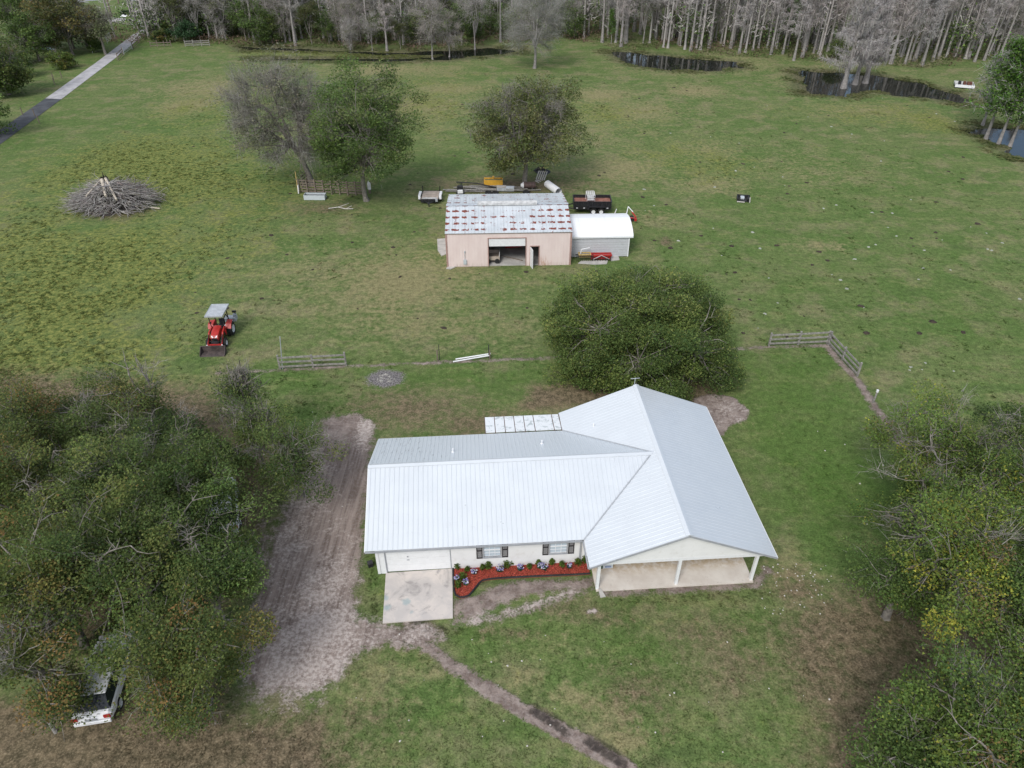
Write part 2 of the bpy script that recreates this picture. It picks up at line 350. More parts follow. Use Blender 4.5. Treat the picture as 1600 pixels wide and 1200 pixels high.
# keep flat under slabs, floors and roads
flat = [poly_sd(PW(q), GX, GY) for q in ([(590, 850), (1180, 850), (1190, 925), (930, 930), (925, 905), (850, 906), (750, 912), (712, 940), (712, 978), (592, 982)], [(560, 670), (1120, 630), (1190, 860), (590, 900)], [(690, 300), (895, 300), (990, 330), (990, 405), (690, 420)])]
ff = np.clip(np.max(flat, 0)/.8+1, 0, 1); GZ = GZ*(1-ff)+(-.03)*ff
ROAD_L = PW([(-220, 350), (-100, 270), (0, 203), (71, 154), (150, 98), (213, 50), (232, 34), (248, 14), (252, 0), (258, -14)])
ROAD_R = PW([(-220, 390), (-100, 300), (0, 226), (96, 155), (184, 88), (236, 46), (255, 30), (270, 12), (280, 0), (292, -14)])
rd = poly_sd(list(ROAD_L)+list(ROAD_R)[::-1], GX, GY); ff = np.clip(rd/1.5+1, 0, 1)*np.clip((Y_:=GY)/40, 0, 1); GZ = GZ*(1-ff)+(-.02)*ff
gverts = np.stack([GX.ravel(), GY.ravel(), GZ.ravel()], 1)
ii = (np.arange(NY-1)[:, None]*NX+np.arange(NX-1)[None]).ravel(); quads = np.stack([ii, ii+1, ii+NX+1, ii+NX], 1)
A_, B_ = cover_attr(FL)
def ground_mat():
    t = NT('ground_cover'); geo = t.n('ShaderNodeNewGeometry').outputs['Position']
    p = t.mapv(geo, (1, 1, 1)); p2 = t.mapv(geo, (1, 1, .0))
    a = t.n('ShaderNodeAttribute'); a.attribute_name = 'coverA'; b = t.n('ShaderNodeAttribute'); b.attribute_name = 'coverB'
    sa = t.sep(a.outputs['Color']); sb = t.sep(b.outputs['Color'])
    dirt, pale, brown, dry = sa[0], sa[1], sa[2], a.outputs['Alpha']; yel, lush, dark, ash = sb[0], sb[1], sb[2], b.outputs['Alpha']
    nG = t.noise(t.mapv(geo, (.7, 1.4, 0), loc=(9, 41, 0)), .42, 6, .72)
    nA = t.noise(p2, .12, 5, .6); nB = t.noise(p2, .55, 5, .65); nC = t.noise(p2, 2.3, 5, .65); nD = t.noise(p2, 9., 3, .7)
    nE = t.noise(t.mapv(geo, (1, 1, 0), loc=(31, 17, 0)), .9, 6, .7); nF = t.noise(t.mapv(geo, (1, 1, 0), loc=(-51, 7, 0)), .28, 6, .65)
    def thr(field, noise, amp, w=.12):
        v = t.math('ADD', field, t.math('MULTIPLY', t.math('SUBTRACT', noise, .5), amp)); return t.ss(v, .5-w, .5+w)
    grass = t.mix(t.ss(nA, .38, .62), (.092, .143, .042), (.13, .163, .06))
    grass = t.mix(t.ss(nF, .46, .66), grass, (.2, .185, .1))
    grass = t.mix(t.math('MULTIPLY', t.ss(nB, .5, .72), .7), grass, (.085, .14, .034))
    grass = t.mix(t.math('MULTIPLY', t.ss(nG, .52, .68), .75), grass, (.225, .22, .1))
    nH = t.noise(t.mapv(geo, (1, 1, 0), loc=(3, 77, 0)), 1.5, 7, .78)
    grass = t.mix(t.math('MULTIPLY', t.ss(nH, .49, .66), .62), grass, (.165, .2, .072))
    grass = t.mix(t.math('MULTIPLY', t.ss(nH, .47, .37), .65), grass, (.08, .108, .038))
    grass = t.mix(t.math('MULTIPLY', t.ss(nG, .46, .34), .6), grass, (.075, .105, .038))
    grass = t.mix(t.math('MULTIPLY', lush, .62), grass, (.068, .13, .024))
    grass = t.mix(thr(dry, t.math('ADD', t.math('MULTIPLY', nE, .6), t.math('MULTIPLY', nC, .4)), 2.2, .25), grass, (.22, .2, .1))
    yn = t.math('ADD', t.math('MULTIPLY', nB, .5), t.math('MULTIPLY', nC, .5))
    grass = t.mix(thr(yel, t.math('ADD', t.math('MULTIPLY', yn, .6), t.math('MULTIPLY', nF, .4)), 3.6, .35), grass, t.mix(t.ss(nC, .4, .65), (.11, .145, .04), (.195, .2, .058)))
    litter = t.mix(t.ss(nC, .35, .65), (.1, .075, .05), (.175, .128, .085)); litter = t.mix(t.ss(nD, .5, .7), litter, (.21, .16, .11))
    grass = t.mix(t.math('MULTIPLY', thr(brown, t.math('ADD', t.math('MULTIPLY', nE, .5), t.math('MULTIPLY', nC, .5)), 1.6, .3), .88), grass, litter)
    grass = t.mix(t.math('MULTIPLY', t.ss(dark, .08, .34), .8), grass, t.mix(t.ss(nC, .4, .6), (.06, .06, .035), (.13, .11, .07)))
    speck = t.math('MULTIPLY_ADD', t.ss(nD, .25, .75), .6, .7); sp2 = t.math('MULTIPLY_ADD', t.ss(nC, .3, .7), .4, .8)
    cmb = t.n('ShaderNodeCombineColor'); v = t.math('MULTIPLY', speck, sp2)
    for i in range(3): t.l(v, cmb.inputs[i])
    grass = t.mix(1., grass, cmb.outputs[0], 'MULTIPLY')
    # rutted dirt: streaks run along the drive
    pz = t.sepv(geo); inx = t.math('MULTIPLY', t.math('MULTIPLY', t.ss(pz[0], -6.2, -7.4), t.ss(pz[0], -24, -20)), t.math('MULTIPLY', t.ss(pz[1], 17.5, 20), t.ss(pz[1], 39, 36)))
    rut0 = t.noise(t.mapv(geo, (3.4, .2, 1), rot=(0, 0, R(9))), 1., 6, .72, dist=.5); nR = t.noise(p2, 5, 5, .7)
    rutm = t.n('ShaderNodeMix'); t.l(inx, rutm.inputs['Factor']); t.l(t.noise(p2, 1.3, 6, .7), rutm.inputs['A']); t.l(rut0, rutm.inputs['B']); rut = rutm.outputs['Result']
    dcol = t.mix(t.ss(rut, .35, .65), (.15, .112, .094), (.31, .25, .218)); dcol = t.mix(t.math('MULTIPLY', t.ss(nR, .4, .7), .45), dcol, (.33, .285, .262))
    dcol = t.mix(thr(pale, t.math('ADD', t.math('MULTIPLY', nE, .6), t.math('MULTIPLY', nR, .4)), 3.2, .28), dcol, t.mix(t.ss(nR, .4, .6), (.31, .258, .23), (.47, .405, .365)))
    edge = t.math('ADD', t.math('MULTIPLY', nE, .35), t.math('ADD', t.math('MULTIPLY', nC, .35), t.math('MULTIPLY', nD, .3)))
    md = t.math('MAXIMUM', thr(dirt, edge, 1.9, .13), thr(t.math('SUBTRACT', pale, .12), edge, 1.3, .08))
    colr = t.mix(md, grass, dcol)
    colr = t.mix(t.math('MULTIPLY', thr(dark, edge, .9, .12), .85), colr, t.mix(t.ss(nC, .4, .6), (.022, .019, .018), (.06, .05, .042)))
    colr = t.mix(thr(ash, edge, 1.4, .12), colr, t.mix(t.ss(nD, .4, .6), (.08, .072, .07), (.27, .25, .245)))
    t.col(colr).rough(.95); t.b.inputs['Specular IOR Level'].default_value = .1
    h = t.math('ADD', t.math('MULTIPLY', nD, .5), t.math('ADD', t.math('MULTIPLY', nC, 1.2), t.math('MULTIPLY', rut, md)))
    t.bump(h, .55, .12)
    return t.m
M_ground = ground_mat()
def standing(m):
    m = m.copy(); nt_ = m.node_tree; b = nt_.nodes['Principled BSDF']; o = nt_.nodes['Material Output']
    tr = nt_.nodes.new('ShaderNodeBsdfTranslucent'); mx = nt_.nodes.new('ShaderNodeMixShader'); mx.inputs[0].default_value = .5
    nt_.links.new(b.inputs['Base Color'].links[0].from_socket, tr.inputs[0]); nt_.links.new(b.outputs[0], mx.inputs[1]); nt_.links.new(tr.outputs[0], mx.inputs[2]); nt_.links.new(mx.outputs[0], o.inputs[0])
    for l in list(b.inputs['Normal'].links): nt_.links.remove(l)
    return m
M_stand = standing(M_ground)
# faces whose cover is bare dirt belong to the dirt drive, the rest to the pasture; one continuous surface
fc = quads
dm = FL['dirt'].ravel()[fc].mean(1); cx = GX.ravel()[fc].mean(1); cy = GY.ravel()[fc].mean(1)
is_drive = (dm > .5) & (cx < -2) & (cy < 40) & (cy > 14) & (poly_sd(PW([(330, 640), (600, 640), (610, 960), (720, 1010), (560, 1140), (330, 1140)]), cx, cy) > 0)
def submesh(name, mask, kind_name):
    f = quads[mask]; u, inv = np.unique(f, return_inverse=True); inv = inv.reshape(f.shape)
    me = np_mesh(name, gverts[u], [inv], attrs={'coverA': A_[u], 'coverB': B_[u]}, smooth=True)
    return tag(link(name, me, M_ground), kind='structure')
submesh('ground', ~is_drive, 0); submesh('dirt_driveway', is_drive, 0)
# water
tw = NT('pond_water'); tw.col((.012, .014, .011)).rough(.04); tw.b.inputs['IOR'].default_value = 1.33; tw.b.inputs['Specular IOR Level'].default_value = .5
tw.bump(tw.noise(tw.mapv(tw.coord(), (1, 1, 1)), 1.2, 3), .06, .05)
wm = MB().add([(-190, 92, -.12), (170, 92, -.12), (170, 215, -.12), (-190, 215, -.12)], [(0, 1, 2, 3)]).build('water', tw.m); tag(wm, kind='structure')
# ---- lane, junction and far road
def strip(name, Lp, Rp, z, m, sub=4):
    Lp, Rp = np.array(Lp), np.array(Rp); b = MB(); vs = []; fs = []; pts = []
    for i in range(len(Lp)-1):
        for k in range(sub): pts.append((Lp[i]+(Lp[i+1]-Lp[i])*k/sub, Rp[i]+(Rp[i+1]-Rp[i])*k/sub))
    pts.append((Lp[-1], Rp[-1]))
    for i, (a, c) in enumerate(pts):
        for q in range(5):
            p = a+(c-a)*q/4; vs.append((p[0], p[1], z))
    for i in range(len(pts)-1):
        for q in range(4): fs.append((i*5+q, i*5+q+1, i*5+q+6, i*5+q+5))
    return tag(b.add(vs, fs).build(name, m), kind='structure')
def roadmat(name, c, stain, amt, sc=.5):
    t = NT(name); o = t.coord(); n = t.noise(o, sc, 6, .65); f = t.noise(o, 6, 4, .7)
    c1 = t.mix(t.ss(n, .4, .66), c, stain); t.col(t.mix(t.math('MULTIPLY', t.ss(f, .4, .7), amt), c1, tuple(x*.6 for x in c))).rough(.9); t.bump(f, .3, .02); return t.m
M_asph = roadmat('worn_asphalt', (.085, .09, .1), (.05, .053, .06), .4)
M_lane = roadmat('pale_shell_lane', (.46, .445, .45), (.3, .29, .3), .4)
k = 3
strip('asphalt_lane', ROAD_L[:k+1], ROAD_R[:k+1], .024, M_asph)
strip('shell_lane', ROAD_L[k:], ROAD_R[k:], .022, M_lane)
strip('side_lane', PW([(60, 17), (150, 26), (195, 29), (231, 35)]), PW([(60, 21), (150, 31), (195, 36), (225, 44)]), .028, M_lane)
strip('far_road', PW([(90, -8), (180, -6), (260, -5), (330, -12)]), PW([(90, 3), (180, 5), (256, 8), (330, 4)]), .034, mat('grey_far_road', (.27, .27, .29), .9, var=.15, scale=.3))
# ---- grass tufts and weeds (standing cover)
def sample_cover(X, Y): return layout(X, Y)
def tufts(n, area, hmin, hmax, seed, keep, name, blades=4, wid=.028, wet=False):
    r = np.random.default_rng(seed)
    py = r.random(n); Y = area[2]+(area[3]-area[2])*py**1.25; half = np.minimum(.78*Y+6, 110 if wet else 60); X = (r.random(n)*2-1)*half
    m = (X > area[0]) & (X < area[1]); X, Y = X[m], Y[m]; F = layout(X, Y); F['dark'] = np.maximum(F['dark'], 0)
    k = keep(F, X, Y, r) & ((pond_sd(X, Y) < -3) | wet) & (poly_sd(PW([(585, 600), (1200, 560), (1240, 915), (925, 940), (712, 945), (712, 980), (590, 982)]), X, Y) < 0) & (poly_sd(list(ROAD_L)+list(ROAD_R)[::-1], X, Y) < -.3) & (poly_sd(PW([(690, 290), (990, 320), (990, 412), (690, 422)]), X, Y) < 0)
    X, Y = X[k], Y[k]; F = {q: v[k] for q, v in F.items()}; Z = ground_z(X, Y)-.02; n = len(X)
    A, B = cover_attr(F)
    hh = hmin+(hmax-hmin)*r.random(n); V = []
    for b in range(blades):
        a = r.random(n)*6.283; sp = hh*(1.0+1.6*r.random(n)); w = (wid*hh/.12)*(.8+r.random(n)); ox = r.normal(0, .25, n)*hh*1.5; oy = r.normal(0, .25, n)*hh*1.5
        bx, by = X+ox, Y+oy; dx, dy = np.cos(a), np.sin(a)
        V.append(np.stack([np.stack([bx-dy*w, by+dx*w, Z], 1), np.stack([bx+dy*w, by-dx*w, Z], 1), np.stack([bx+dx*sp, by+dy*sp, Z+hh*(.3+.4*r.random(n))], 1)], 1))
    V = np.stack(V, 1).reshape(-1, 3); f = np.arange(len(V)).reshape(-1, 3); rp = blades*3
    me = np_mesh(name, V, [f], attrs={'coverA': np.repeat(A, rp, 0), 'coverB': np.repeat(B, rp, 0)})
    return tag(link(name, me, M_stand), kind='stuff')
lawn = tufts(60000, (-60, 60, 14, 62), .04, .11, 5, lambda F, X, Y, r: (F['dirt'] < .42) & (F['pale'] < .5) & (F['ash'] < .4) & (r.random(len(X)) < .35+.9*fbm(X, Y, 3, 77)), 'grass')
tag(lawn, 'short mixed lawn grass around the white house', 'grass')
weeds = tufts(60000, (-75, 60, 40, 150), .07, .2, 6, lambda F, X, Y, r: ((F['yellow']*(.3+1.4*fbm(X, Y, 3.5, 21)*(.4+1.2*fbm(X, Y, 9, 27))) > .35+.5*r.random(len(X))) | ((fbm(X, Y, 5, 33) > .55) & (r.random(len(X)) < .12))) & (F['dirt'] < .4), 'weeds', 5, .05)
tag(weeds, 'clumps of yellow green weeds across the pasture', 'weeds')
def marshy(F, X, Y, r):
    s = pond_sd(X, Y); F['dark'] = F['dark']*0+.1*r.random(len(X)); F['dry'] = np.maximum(F['dry'], .42); F['yellow'] = np.maximum(F['yellow'], .3*r.random(len(X))); return (s > -5.5) & (s < 2.6) & (r.random(len(X)) < np.clip(1.0-.3*np.abs(s+.5), 0, 1)*np.clip((fbm(X, Y, 3, 71)-.38)*5, 0, 1))
marsh = tufts(420000, (-110, 120, 95, 200), .1, .26, 16, marshy, 'marsh_grass', 3, .06, wet=True)
tag(marsh, 'brown green marsh grass fringing the ponds', 'marsh grass')
# ------------------------------------------------------------ trees
def tubes_np(lines, sides=5):
    """lines: list of (pts (n,3), radii (n,)) -> verts, quads"""
    V, Q, o = [], [], 0
    ang = np.arange(sides)*2*math.pi/sides
    for pts, rad in lines:
        pts = np.asarray(pts, float); d = np.gradient(pts, axis=0); d /= np.linalg.norm(d, axis=1)[:, None]+1e-9
        ref = np.array([0, 0, 1.]) if abs(d[0, 2]) < .9 else np.array([1., 0, 0])
        x = np.cross(d, ref); x /= np.linalg.norm(x, axis=1)[:, None]+1e-9; y = np.cross(d, x)
        ring = pts[:, None]+(x[:, None]*np.cos(ang)[None, :, None]+y[:, None]*np.sin(ang)[None, :, None])*np.asarray(rad)[:, None, None]
        n = len(pts); V.append(ring.reshape(-1, 3)); i = np.arange(n-1)[:, None]*sides; j = np.arange(sides)[None]; k = (j+1) % sides
        Q.append((np.stack([i+j, i+k, i+sides+k, i+sides+j], -1)+o).reshape(-1, 4)); o += n*sides
    return np.concatenate(V), np.concatenate(Q)
def curve(a, b, r, bend=.15, n=5, sag=0.):
    a, b = np.asarray(a, float), np.asarray(b, float); l = np.linalg.norm(b-a); t = np.linspace(0, 1, n)[:, None]
    off = r.normal(0, bend*l, 3); off2 = r.normal(0, bend*l*.4, 3)
    return a+(b-a)*t+off*(t*(1-t))*2+off2*np.sin(t*6.28)*.5+np.array([0, 0, sag])*t*(1-t)*l
def leaves_np(P, size, r, up=.7, flat=1.):
    n = len(P); d = r.normal(0, 1, (n, 3)); nrm = r.normal(0, 1, (n, 3)); nrm[:, 2] = np.abs(nrm[:, 2])+up
    d -= nrm*(np.sum(d*nrm, 1)/np.sum(nrm*nrm, 1))[:, None]; d /= np.linalg.norm(d, axis=1)[:, None]+1e-9
    e = np.cross(nrm, d); e /= np.linalg.norm(e, axis=1)[:, None]+1e-9; s = (size*(.6+.8*r.random(n)))[:, None]
    return np.stack([P+d*s, P-d*s*.6+e*s*.7, P-d*s*.6-e*s*.7], 1).reshape(-1, 3)
def twig_ribbons(P, D, w, r):
    """thin triangles from P along D"""
    n = len(P); s = np.cross(D, r.normal(0, 1, (n, 3))); s /= np.linalg.norm(s, axis=1)[:, None]+1e-9; s *= np.asarray(w).reshape(-1, 1)
    return np.stack([P-s, P+s, P+D], 1).reshape(-1, 3)
def jit(r, n, c, v=.18, h=.08):
    c = np.asarray(c, float); b = 1+r.normal(0, v, (n, 1)); q = c*b*(1+r.normal(0, h, (n, 3))); return np.clip(q, .004, .8)
OLIVE = [((0.108, 0.152, 0.047), 5), ((0.149, 0.193, 0.055), 3), ((0.071, 0.113, 0.036), 3), ((0.210, 0.232, 0.074), 1)]
GREEN = [((0.109, 0.170, 0.050), 5), ((0.152, 0.221, 0.060), 3), ((0.077, 0.120, 0.039), 2)]
AUTUMN = [((0.122, 0.159, 0.047), 5), ((0.167, 0.198, 0.057), 3), ((0.244, 0.213, 0.068), 1.6), ((0.257, 0.163, 0.061), .6), ((0.083, 0.120, 0.041), 3)]
YELLOWY = [((.14, .205, .05), 5), ((.21, .26, .055), 2.5), ((.36, .35, .06), .7), ((.1, .16, .043), 3), ((.22, .15, .07), .4)]
BRIGHT = [((0.140, 0.280, 0.052), 4), ((0.175, 0.333, 0.061), 2), ((0.088, 0.193, 0.052), 2)]
GREYTW = (.19, .18, .165)
def make_tree(seed, H, th, rx, ry, rz, pal, nclump=60, per=260, cr=.9, ls=.09, tr=.28, bare=.12, lean=(0, 0), off=(0, 0), lobes=.22, low=-.75, twigs=26, twlen=.9, flat=.6, dead=5, moss=0, shell=.5, barkc=(.2, .185, .165)):
    """crown centre sits at z = H-rz over (off); returns (trunk mesh, crown mesh, twig mesh)"""
    r = np.random.default_rng(seed); cc = np.array([off[0]+lean[0], off[1]+lean[1], H-rz]); lines = []
    top = np.array([lean[0]*.8, lean[1]*.8, th]); tl = curve((0, 0, -.25), top, r, .05, 6); rad = np.linspace(tr*1.0, tr*.62, 6); rad[0] = tr*1.45
    lines.append((tl, rad)); K = 7; mains = []
    ph = r.random(6)*6.28
    for i in range(K):
        a = i*6.283/K+r.normal(0, .25); el = r.uniform(.05, .95) if i else 1.5
        e = cc+np.array([math.cos(a)*rx*math.cos(el), math.sin(a)*ry*math.cos(el), rz*math.sin(el)])*r.uniform(.55, .8)
        st = tl[-1] if i % 2 else tl[-2]; c = curve(st, e, r, .12, 7, .25); lines.append((c, np.linspace(tr*.5, tr*.14, 7))); mains.append(c)
    MP = np.concatenate([m[1:] for m in mains]); MR = np.concatenate([np.linspace(tr*.5, tr*.14, 7)[1:] for m in mains])
    # clump centres
    u = r.normal(0, 1, (nclump*4, 3)); u /= np.linalg.norm(u, axis=1)[:, None]; u = u[u[:, 2] > low][:nclump]; n = len(u)
    az = np.arctan2(u[:, 1], u[:, 0]); lob = 1+lobes*(np.sin(az*2+ph[0])*.5+np.sin(az*3+ph[1]+u[:, 2]*2)*.6+np.sin(az*5+ph[2]-u[:, 2]*3)*.4)
    q = (shell+(1-shell)*r.random(n)**.6)*lob
    Cc = cc+u*np.array([rx, ry, rz])*q[:, None]; Cc[:, 2] = np.maximum(Cc[:, 2], .8)
    dist = np.linalg.norm(Cc[:, None]-MP[None], axis=2); j = np.argmin(dist+ (MP[None, :, 2] > Cc[:, None, 2]+1)*1.5, axis=1)
    isb = r.random(n) < bare; TW, TD, TWW = [], [], []; LV, LC = [], []
    w8 = np.array([p[1] for p in pal], float); w8 /= w8.sum()
    for i in range(n):
        c = curve(MP[j[i]], Cc[i], r, .13, 5, .12); r0 = min(MR[j[i]]*.6, .05+.012*np.linalg.norm(Cc[i]-MP[j[i]])); lines.append((c, np.linspace(r0, .012, 5)))
        out = Cc[i]-cc; out /= np.linalg.norm(out)+1e-9; k = int(twigs*(2.4 if isb[i] else .4))
        D = r.normal(0, .55, (k, 3))+out*.8+np.array([0, 0, .25]); D /= np.linalg.norm(D, axis=1)[:, None]; D *= (twlen*(.4+.8*r.random(k)))[:, None]
        b0 = c[r.integers(2, 5, k)]+r.normal(0, cr*.25, (k, 3)); TW.append(b0); TD.append(D); TWW.append(np.full(k, .008)+.008*r.random(k))
        # a second order of finer twigs
        TW.append(b0+D*r.random((k, 1))); D2 = D*.5+r.normal(0, twlen*.3, (k, 3)); TD.append(D2); TWW.append(np.full(k, .008))
        if not isb[i]:
            m = int(per*(.6+.8*r.random())); s = cr*(.75+.5*r.random()); P = r.normal(0, 1, (m, 3)); P /= (np.linalg.norm(P, axis=1)[:, None]+1e-9); P *= (r.random((m, 1))**.3)
            P[:, 2] *= flat; P = Cc[i]+P*s*1.3+r.normal(0, .1*s, (m, 3))
            base = np.array(pal[r.choice(len(pal), p=w8)][0])*(1+r.normal(0, .14)); LV.append(P)
            col = jit(r, m, base, .15, .05); alt = r.random(m) < .4; pc = np.array([p_[0] for p_ in pal])[r.choice(len(pal), size=int(alt.sum()), p=w8)]; col[alt] = np.clip(pc*(1+r.normal(0, .2, (int(alt.sum()), 1))), .004, .8); LC.append(col)
    # dead pale limbs sticking out
    for i in range(dead):
        m = mains[r.integers(0, K)]; a = m[r.integers(3, 7)]; d = r.normal(0, 1, 3); d[2] = abs(d[2])*.8+.2; d /= np.linalg.norm(d); e = a+d*min(rx, rz)*r.uniform(.45, .75)
        c = curve(a, e, r, .12, 6); lines.append((c, np.linspace(.06, .012, 6)))
        for q_ in range(4):
            s = c[r.integers(2, 6)]; e2 = s+(d*.6+r.normal(0, .5, 3))*r.uniform(.5, 1.1); lines.append((curve(s, e2, r, .12, 4), np.linspace(.03, .006, 4)))
    V, Q = tubes_np(lines); trunk = np_mesh('trunk', V, [Q], smooth=True)
    TW, TD, TWW = np.concatenate(TW), np.concatenate(TD), np.concatenate(TWW)
    if moss:
        k = moss; idx = r.integers(0, len(TW), k); P = TW[idx]; D = np.stack([r.normal(0, .08, k), r.normal(0, .08, k), -r.uniform(.3, 1.1, k)], 1); TW = np.concatenate([TW, P]); TD = np.concatenate([TD, D]); TWW = np.concatenate([TWW, np.full(k, .035)])
    tv = twig_ribbons(TW, TD, TWW, r); tf = np.arange(len(tv)).reshape(-1, 3); twm = np_mesh('twigs', tv, [tf], cols=jit(r, len(tf), np.array(barkc)*1.15, .25, .04))
    crown = None
    if LV:
        P = np.concatenate(LV); lv = leaves_np(P, ls, r); crown = np_mesh('crown', lv, [np.arange(len(lv)).reshape(-1, 3)], cols=np.concatenate(LC))
    return trunk, crown, twm
def place_tree(meshes, loc, label, rz=0, sc=1, name='oak_tree', cat='tree', group=None, bark=None, zs=None):
    t = thing(name, label, cat, (loc[0], loc[1], 0), rz, group); t.scale = (sc, sc, zs or sc)
    link('trunk', meshes[0], bark or M_bark, t)
    tw = link('twigs', meshes[2], M_twig, t); tw['kind'] = 'stuff'
    if meshes[1]: link('crown', meshes[1], M_leaf, t)
    return t
print('trees', flush=True)
# the spreading live oak behind the house
oc = (9.4, 46.6)
place_tree(make_tree(14, 7.3, 1.8, 7.8, 6.0, 4.8, [((a[0]*1.2, a[1]*1.2, a[2]*1.15), w_) for a, w_ in OLIVE], 330, 560, .85, .076, .5, .05, twigs=12, low=-.55, dead=10, lobes=.22, shell=.42, off=(.4, .2)), oc, 'big round-headed evergreen oak right behind the white house', name='live_oak')
# pasture trees beyond
b = g(487, 288); place_tree(make_tree(21, 14.6, 4, 7.2, 6, 6.4, [((.19, .19, .12), 4), ((.14, .17, .07), 2), ((.25, .24, .17), 3)], 190, 80, 1.1, .11, .42, .5, twigs=42, twlen=1.7, off=(-1.6, 0), lean=(-1, 0), dead=10, moss=1500, low=-.85, shell=.3, barkc=(.19, .18, .16)), b, 'half-bare grey twiggy tree behind the wooden cattle pen', name='bare_oak', rz=0)
b = g(573, 314); place_tree(make_tree(22, 14.6, 4.5, 6.4, 5.2, 6.1, GREEN+[((.17, .2, .075), 2)], 170, 250, 1.05, .115, .34, .12, twigs=26, twlen=1.2, off=(.6, 0), dead=12, low=-.9, shell=.35, lobes=.25), b, 'green leafy tree whose pale trunk stands at the right end of the cattle pen', name='oak_tree')
b = g(820, 291); place_tree(make_tree(23, 12.8, 3.4, 6.8, 5.4, 5.4, [((.16, .18, .06), 5), ((.11, .145, .05), 3), ((.25, .25, .11), 2)], 200, 190, 1.05, .12, .36, .22, twigs=34, twlen=1.3, dead=12, low=-.9, moss=900, shell=.35, lobes=.25), b, 'broad olive green tree directly behind the rusty-roofed barn', name='oak_tree')
b = g(835, 107); place_tree(make_tree(24, 15, 4.5, 7, 6, 6.5, [((.2, .22, .13), 3)], 150, 40, 1.1, .13, .34, .55, twigs=34, twlen=1.9, dead=6, shell=.3, barkc=(.24, .235, .215), low=-.85), b, 'lone bare grey tree standing in the grass near the pond', name='bare_tree', bark=M_palebark)
# left wood beside the drive
def crown_at(px, py, z): return g(px, py, z)
LW = [ # px, py of crown middle, height of crown middle, radius, palette, bare, label
 (35, 675, 4.4, 3.0, AUTUMN, .12, 'orange-tinged tree at the upper left end of the left wood'),
 (140, 665, 4.4, 2.8, OLIVE, .15, 'olive tree at the pasture edge of the left wood, second along'),
 (205, 600, 6.6, 1.5, AUTUMN, .3, 'slim broken-topped tree rising above the left wood toward the tractor'),
 (238, 695, 4.6, 2.4, OLIVE, .3, 'thinly leaved tree on the top edge of the left wood, below the tractor'),
 (372, 600, 5.8, 1.3, OLIVE, .35, 'slender pale-limbed tree nearest to the loader bucket of the tractor'),
 (388, 650, 5.0, 1.2, OLIVE, .5, 'sparse moss-hung tree just below the slender pale-limbed one'),
 (452, 705, 3.9, 2.5, OLIVE, .3, 'leaning tree reaching over the top of the dirt drive'),
 (50, 760, 5.0, 3.6, AUTUMN, .1, 'yellow-brown tree at the left edge with a long bare grey limb above it'),
 (190, 760, 5.2, 3.6, OLIVE, .08, 'dense dark tree in the middle of the left wood'),
 (284, 785, 4.9, 2.9, GREEN+OLIVE, .08, 'dark green tree beside the hidden white vehicle'),
 (70, 900, 5.4, 3.4, AUTUMN, .12, 'mottled orange and green tree low on the left edge'),
 (200, 865, 5.6, 3.1, OLIVE, .06, 'dense green tree above the parked white car'),
 (315, 885, 4.6, 2.6, GREEN+OLIVE, .05, 'dark green tree bulging over the dirt drive'),
 (284, 1008, 4.6, 2.4, AUTUMN, .06, 'bright olive tree overhanging the right side of the white car'),
 (45, 1005, 4.4, 2.3, AUTUMN, .25, 'thin autumn-coloured tree left of the white car'),
 (92, 1085, 2.0, .8, AUTUMN, .15, 'low leafy bough hanging over the tail of the white car from the left'),
 (262, 1075, 3.0, 1.2, AUTUMN, .1, 'low leafy tree tip at the bottom corner of the left wood by the drive'),
]
for i, (px, py, z, rad, pal, bare, lab) in enumerate(LW):
    c = crown_at(px, py, z); slim = rad < 2
    n = int(20*rad*rad/4)+12 if not slim else 26
    ms = make_tree(100+i, z+rad*.85, z*.45, rad*1.1, rad, rad*(.85 if not slim else 1.3), pal, n, int(560*(1-bare*.9)) if not slim else 300, .78, .06, .2 if slim else .26, bare, twigs=15, twlen=.8, dead=10 if bare > .2 else 6, lobes=.5, low=-.6, moss=400 if bare > .3 else 0, shell=.35)
    place_tree(ms, c, lab, name='oak_tree')
RW = [
 (1470, 695, 5.0, 3.1, YELLOWY, .32, 'airy tree with yellow leaves nearest the fence post on the right'),
 (1600, 690, 5.4, 2.3, OLIVE, .2, 'dark olive tree on the right edge behind the airy yellow one'),
 (1460, 810, 4.4, 2.8, YELLOWY, .3, 'yellow and russet tree with tangled bare limbs beside the lawn'),
 (1575, 790, 5.0, 2.9, YELLOWY, .35, 'sparse tree with forked pale limbs on the right edge'),
 (1508, 868, 5.2, 3.2, YELLOWY, .06, 'dense yellow-green tree in the middle of the right wood'),
 (1415, 905, 3.2, 1.7, GREEN, .08, 'low dark green tree at the lawn side of the dense yellow-green one'),
 (1625, 940, 4.8, 2.2, GREEN, .15, 'deep green tree at the right edge beside the leaf-littered clearing'),
 (1620, 1045, 4.6, 2.0, GREEN+YELLOWY, .15, 'green tree on the right edge just below the clearing'),
 (1508, 1145, 4.6, 2.5, GREEN+YELLOWY, .1, 'bright green tree at the bottom of the right wood'),
 (1425, 1185, 3.4, 1.8, GREEN, .1, 'dark green tree at the bottom edge of the picture, right of the lawn'),
 (1590, 1170, 4.8, 2.8, GREEN+YELLOWY, .12, 'leafy tree filling the bottom right corner'),
]
for i, (px, py, z, rad, pal, bare, lab) in enumerate(RW):
    c = crown_at(px, py, z)
    ms = make_tree(200+i, z+rad*.85, z*.45, rad*1.12, rad, rad*.85, pal, int(20*rad*rad/4)+12, 430, .8, .064, .25, bare*.8, twigs=15, twlen=.9, dead=12 if bare > .2 else 7, lobes=.5, low=-.6, shell=.35)
    place_tree(ms, c, lab, name='oak_tree')
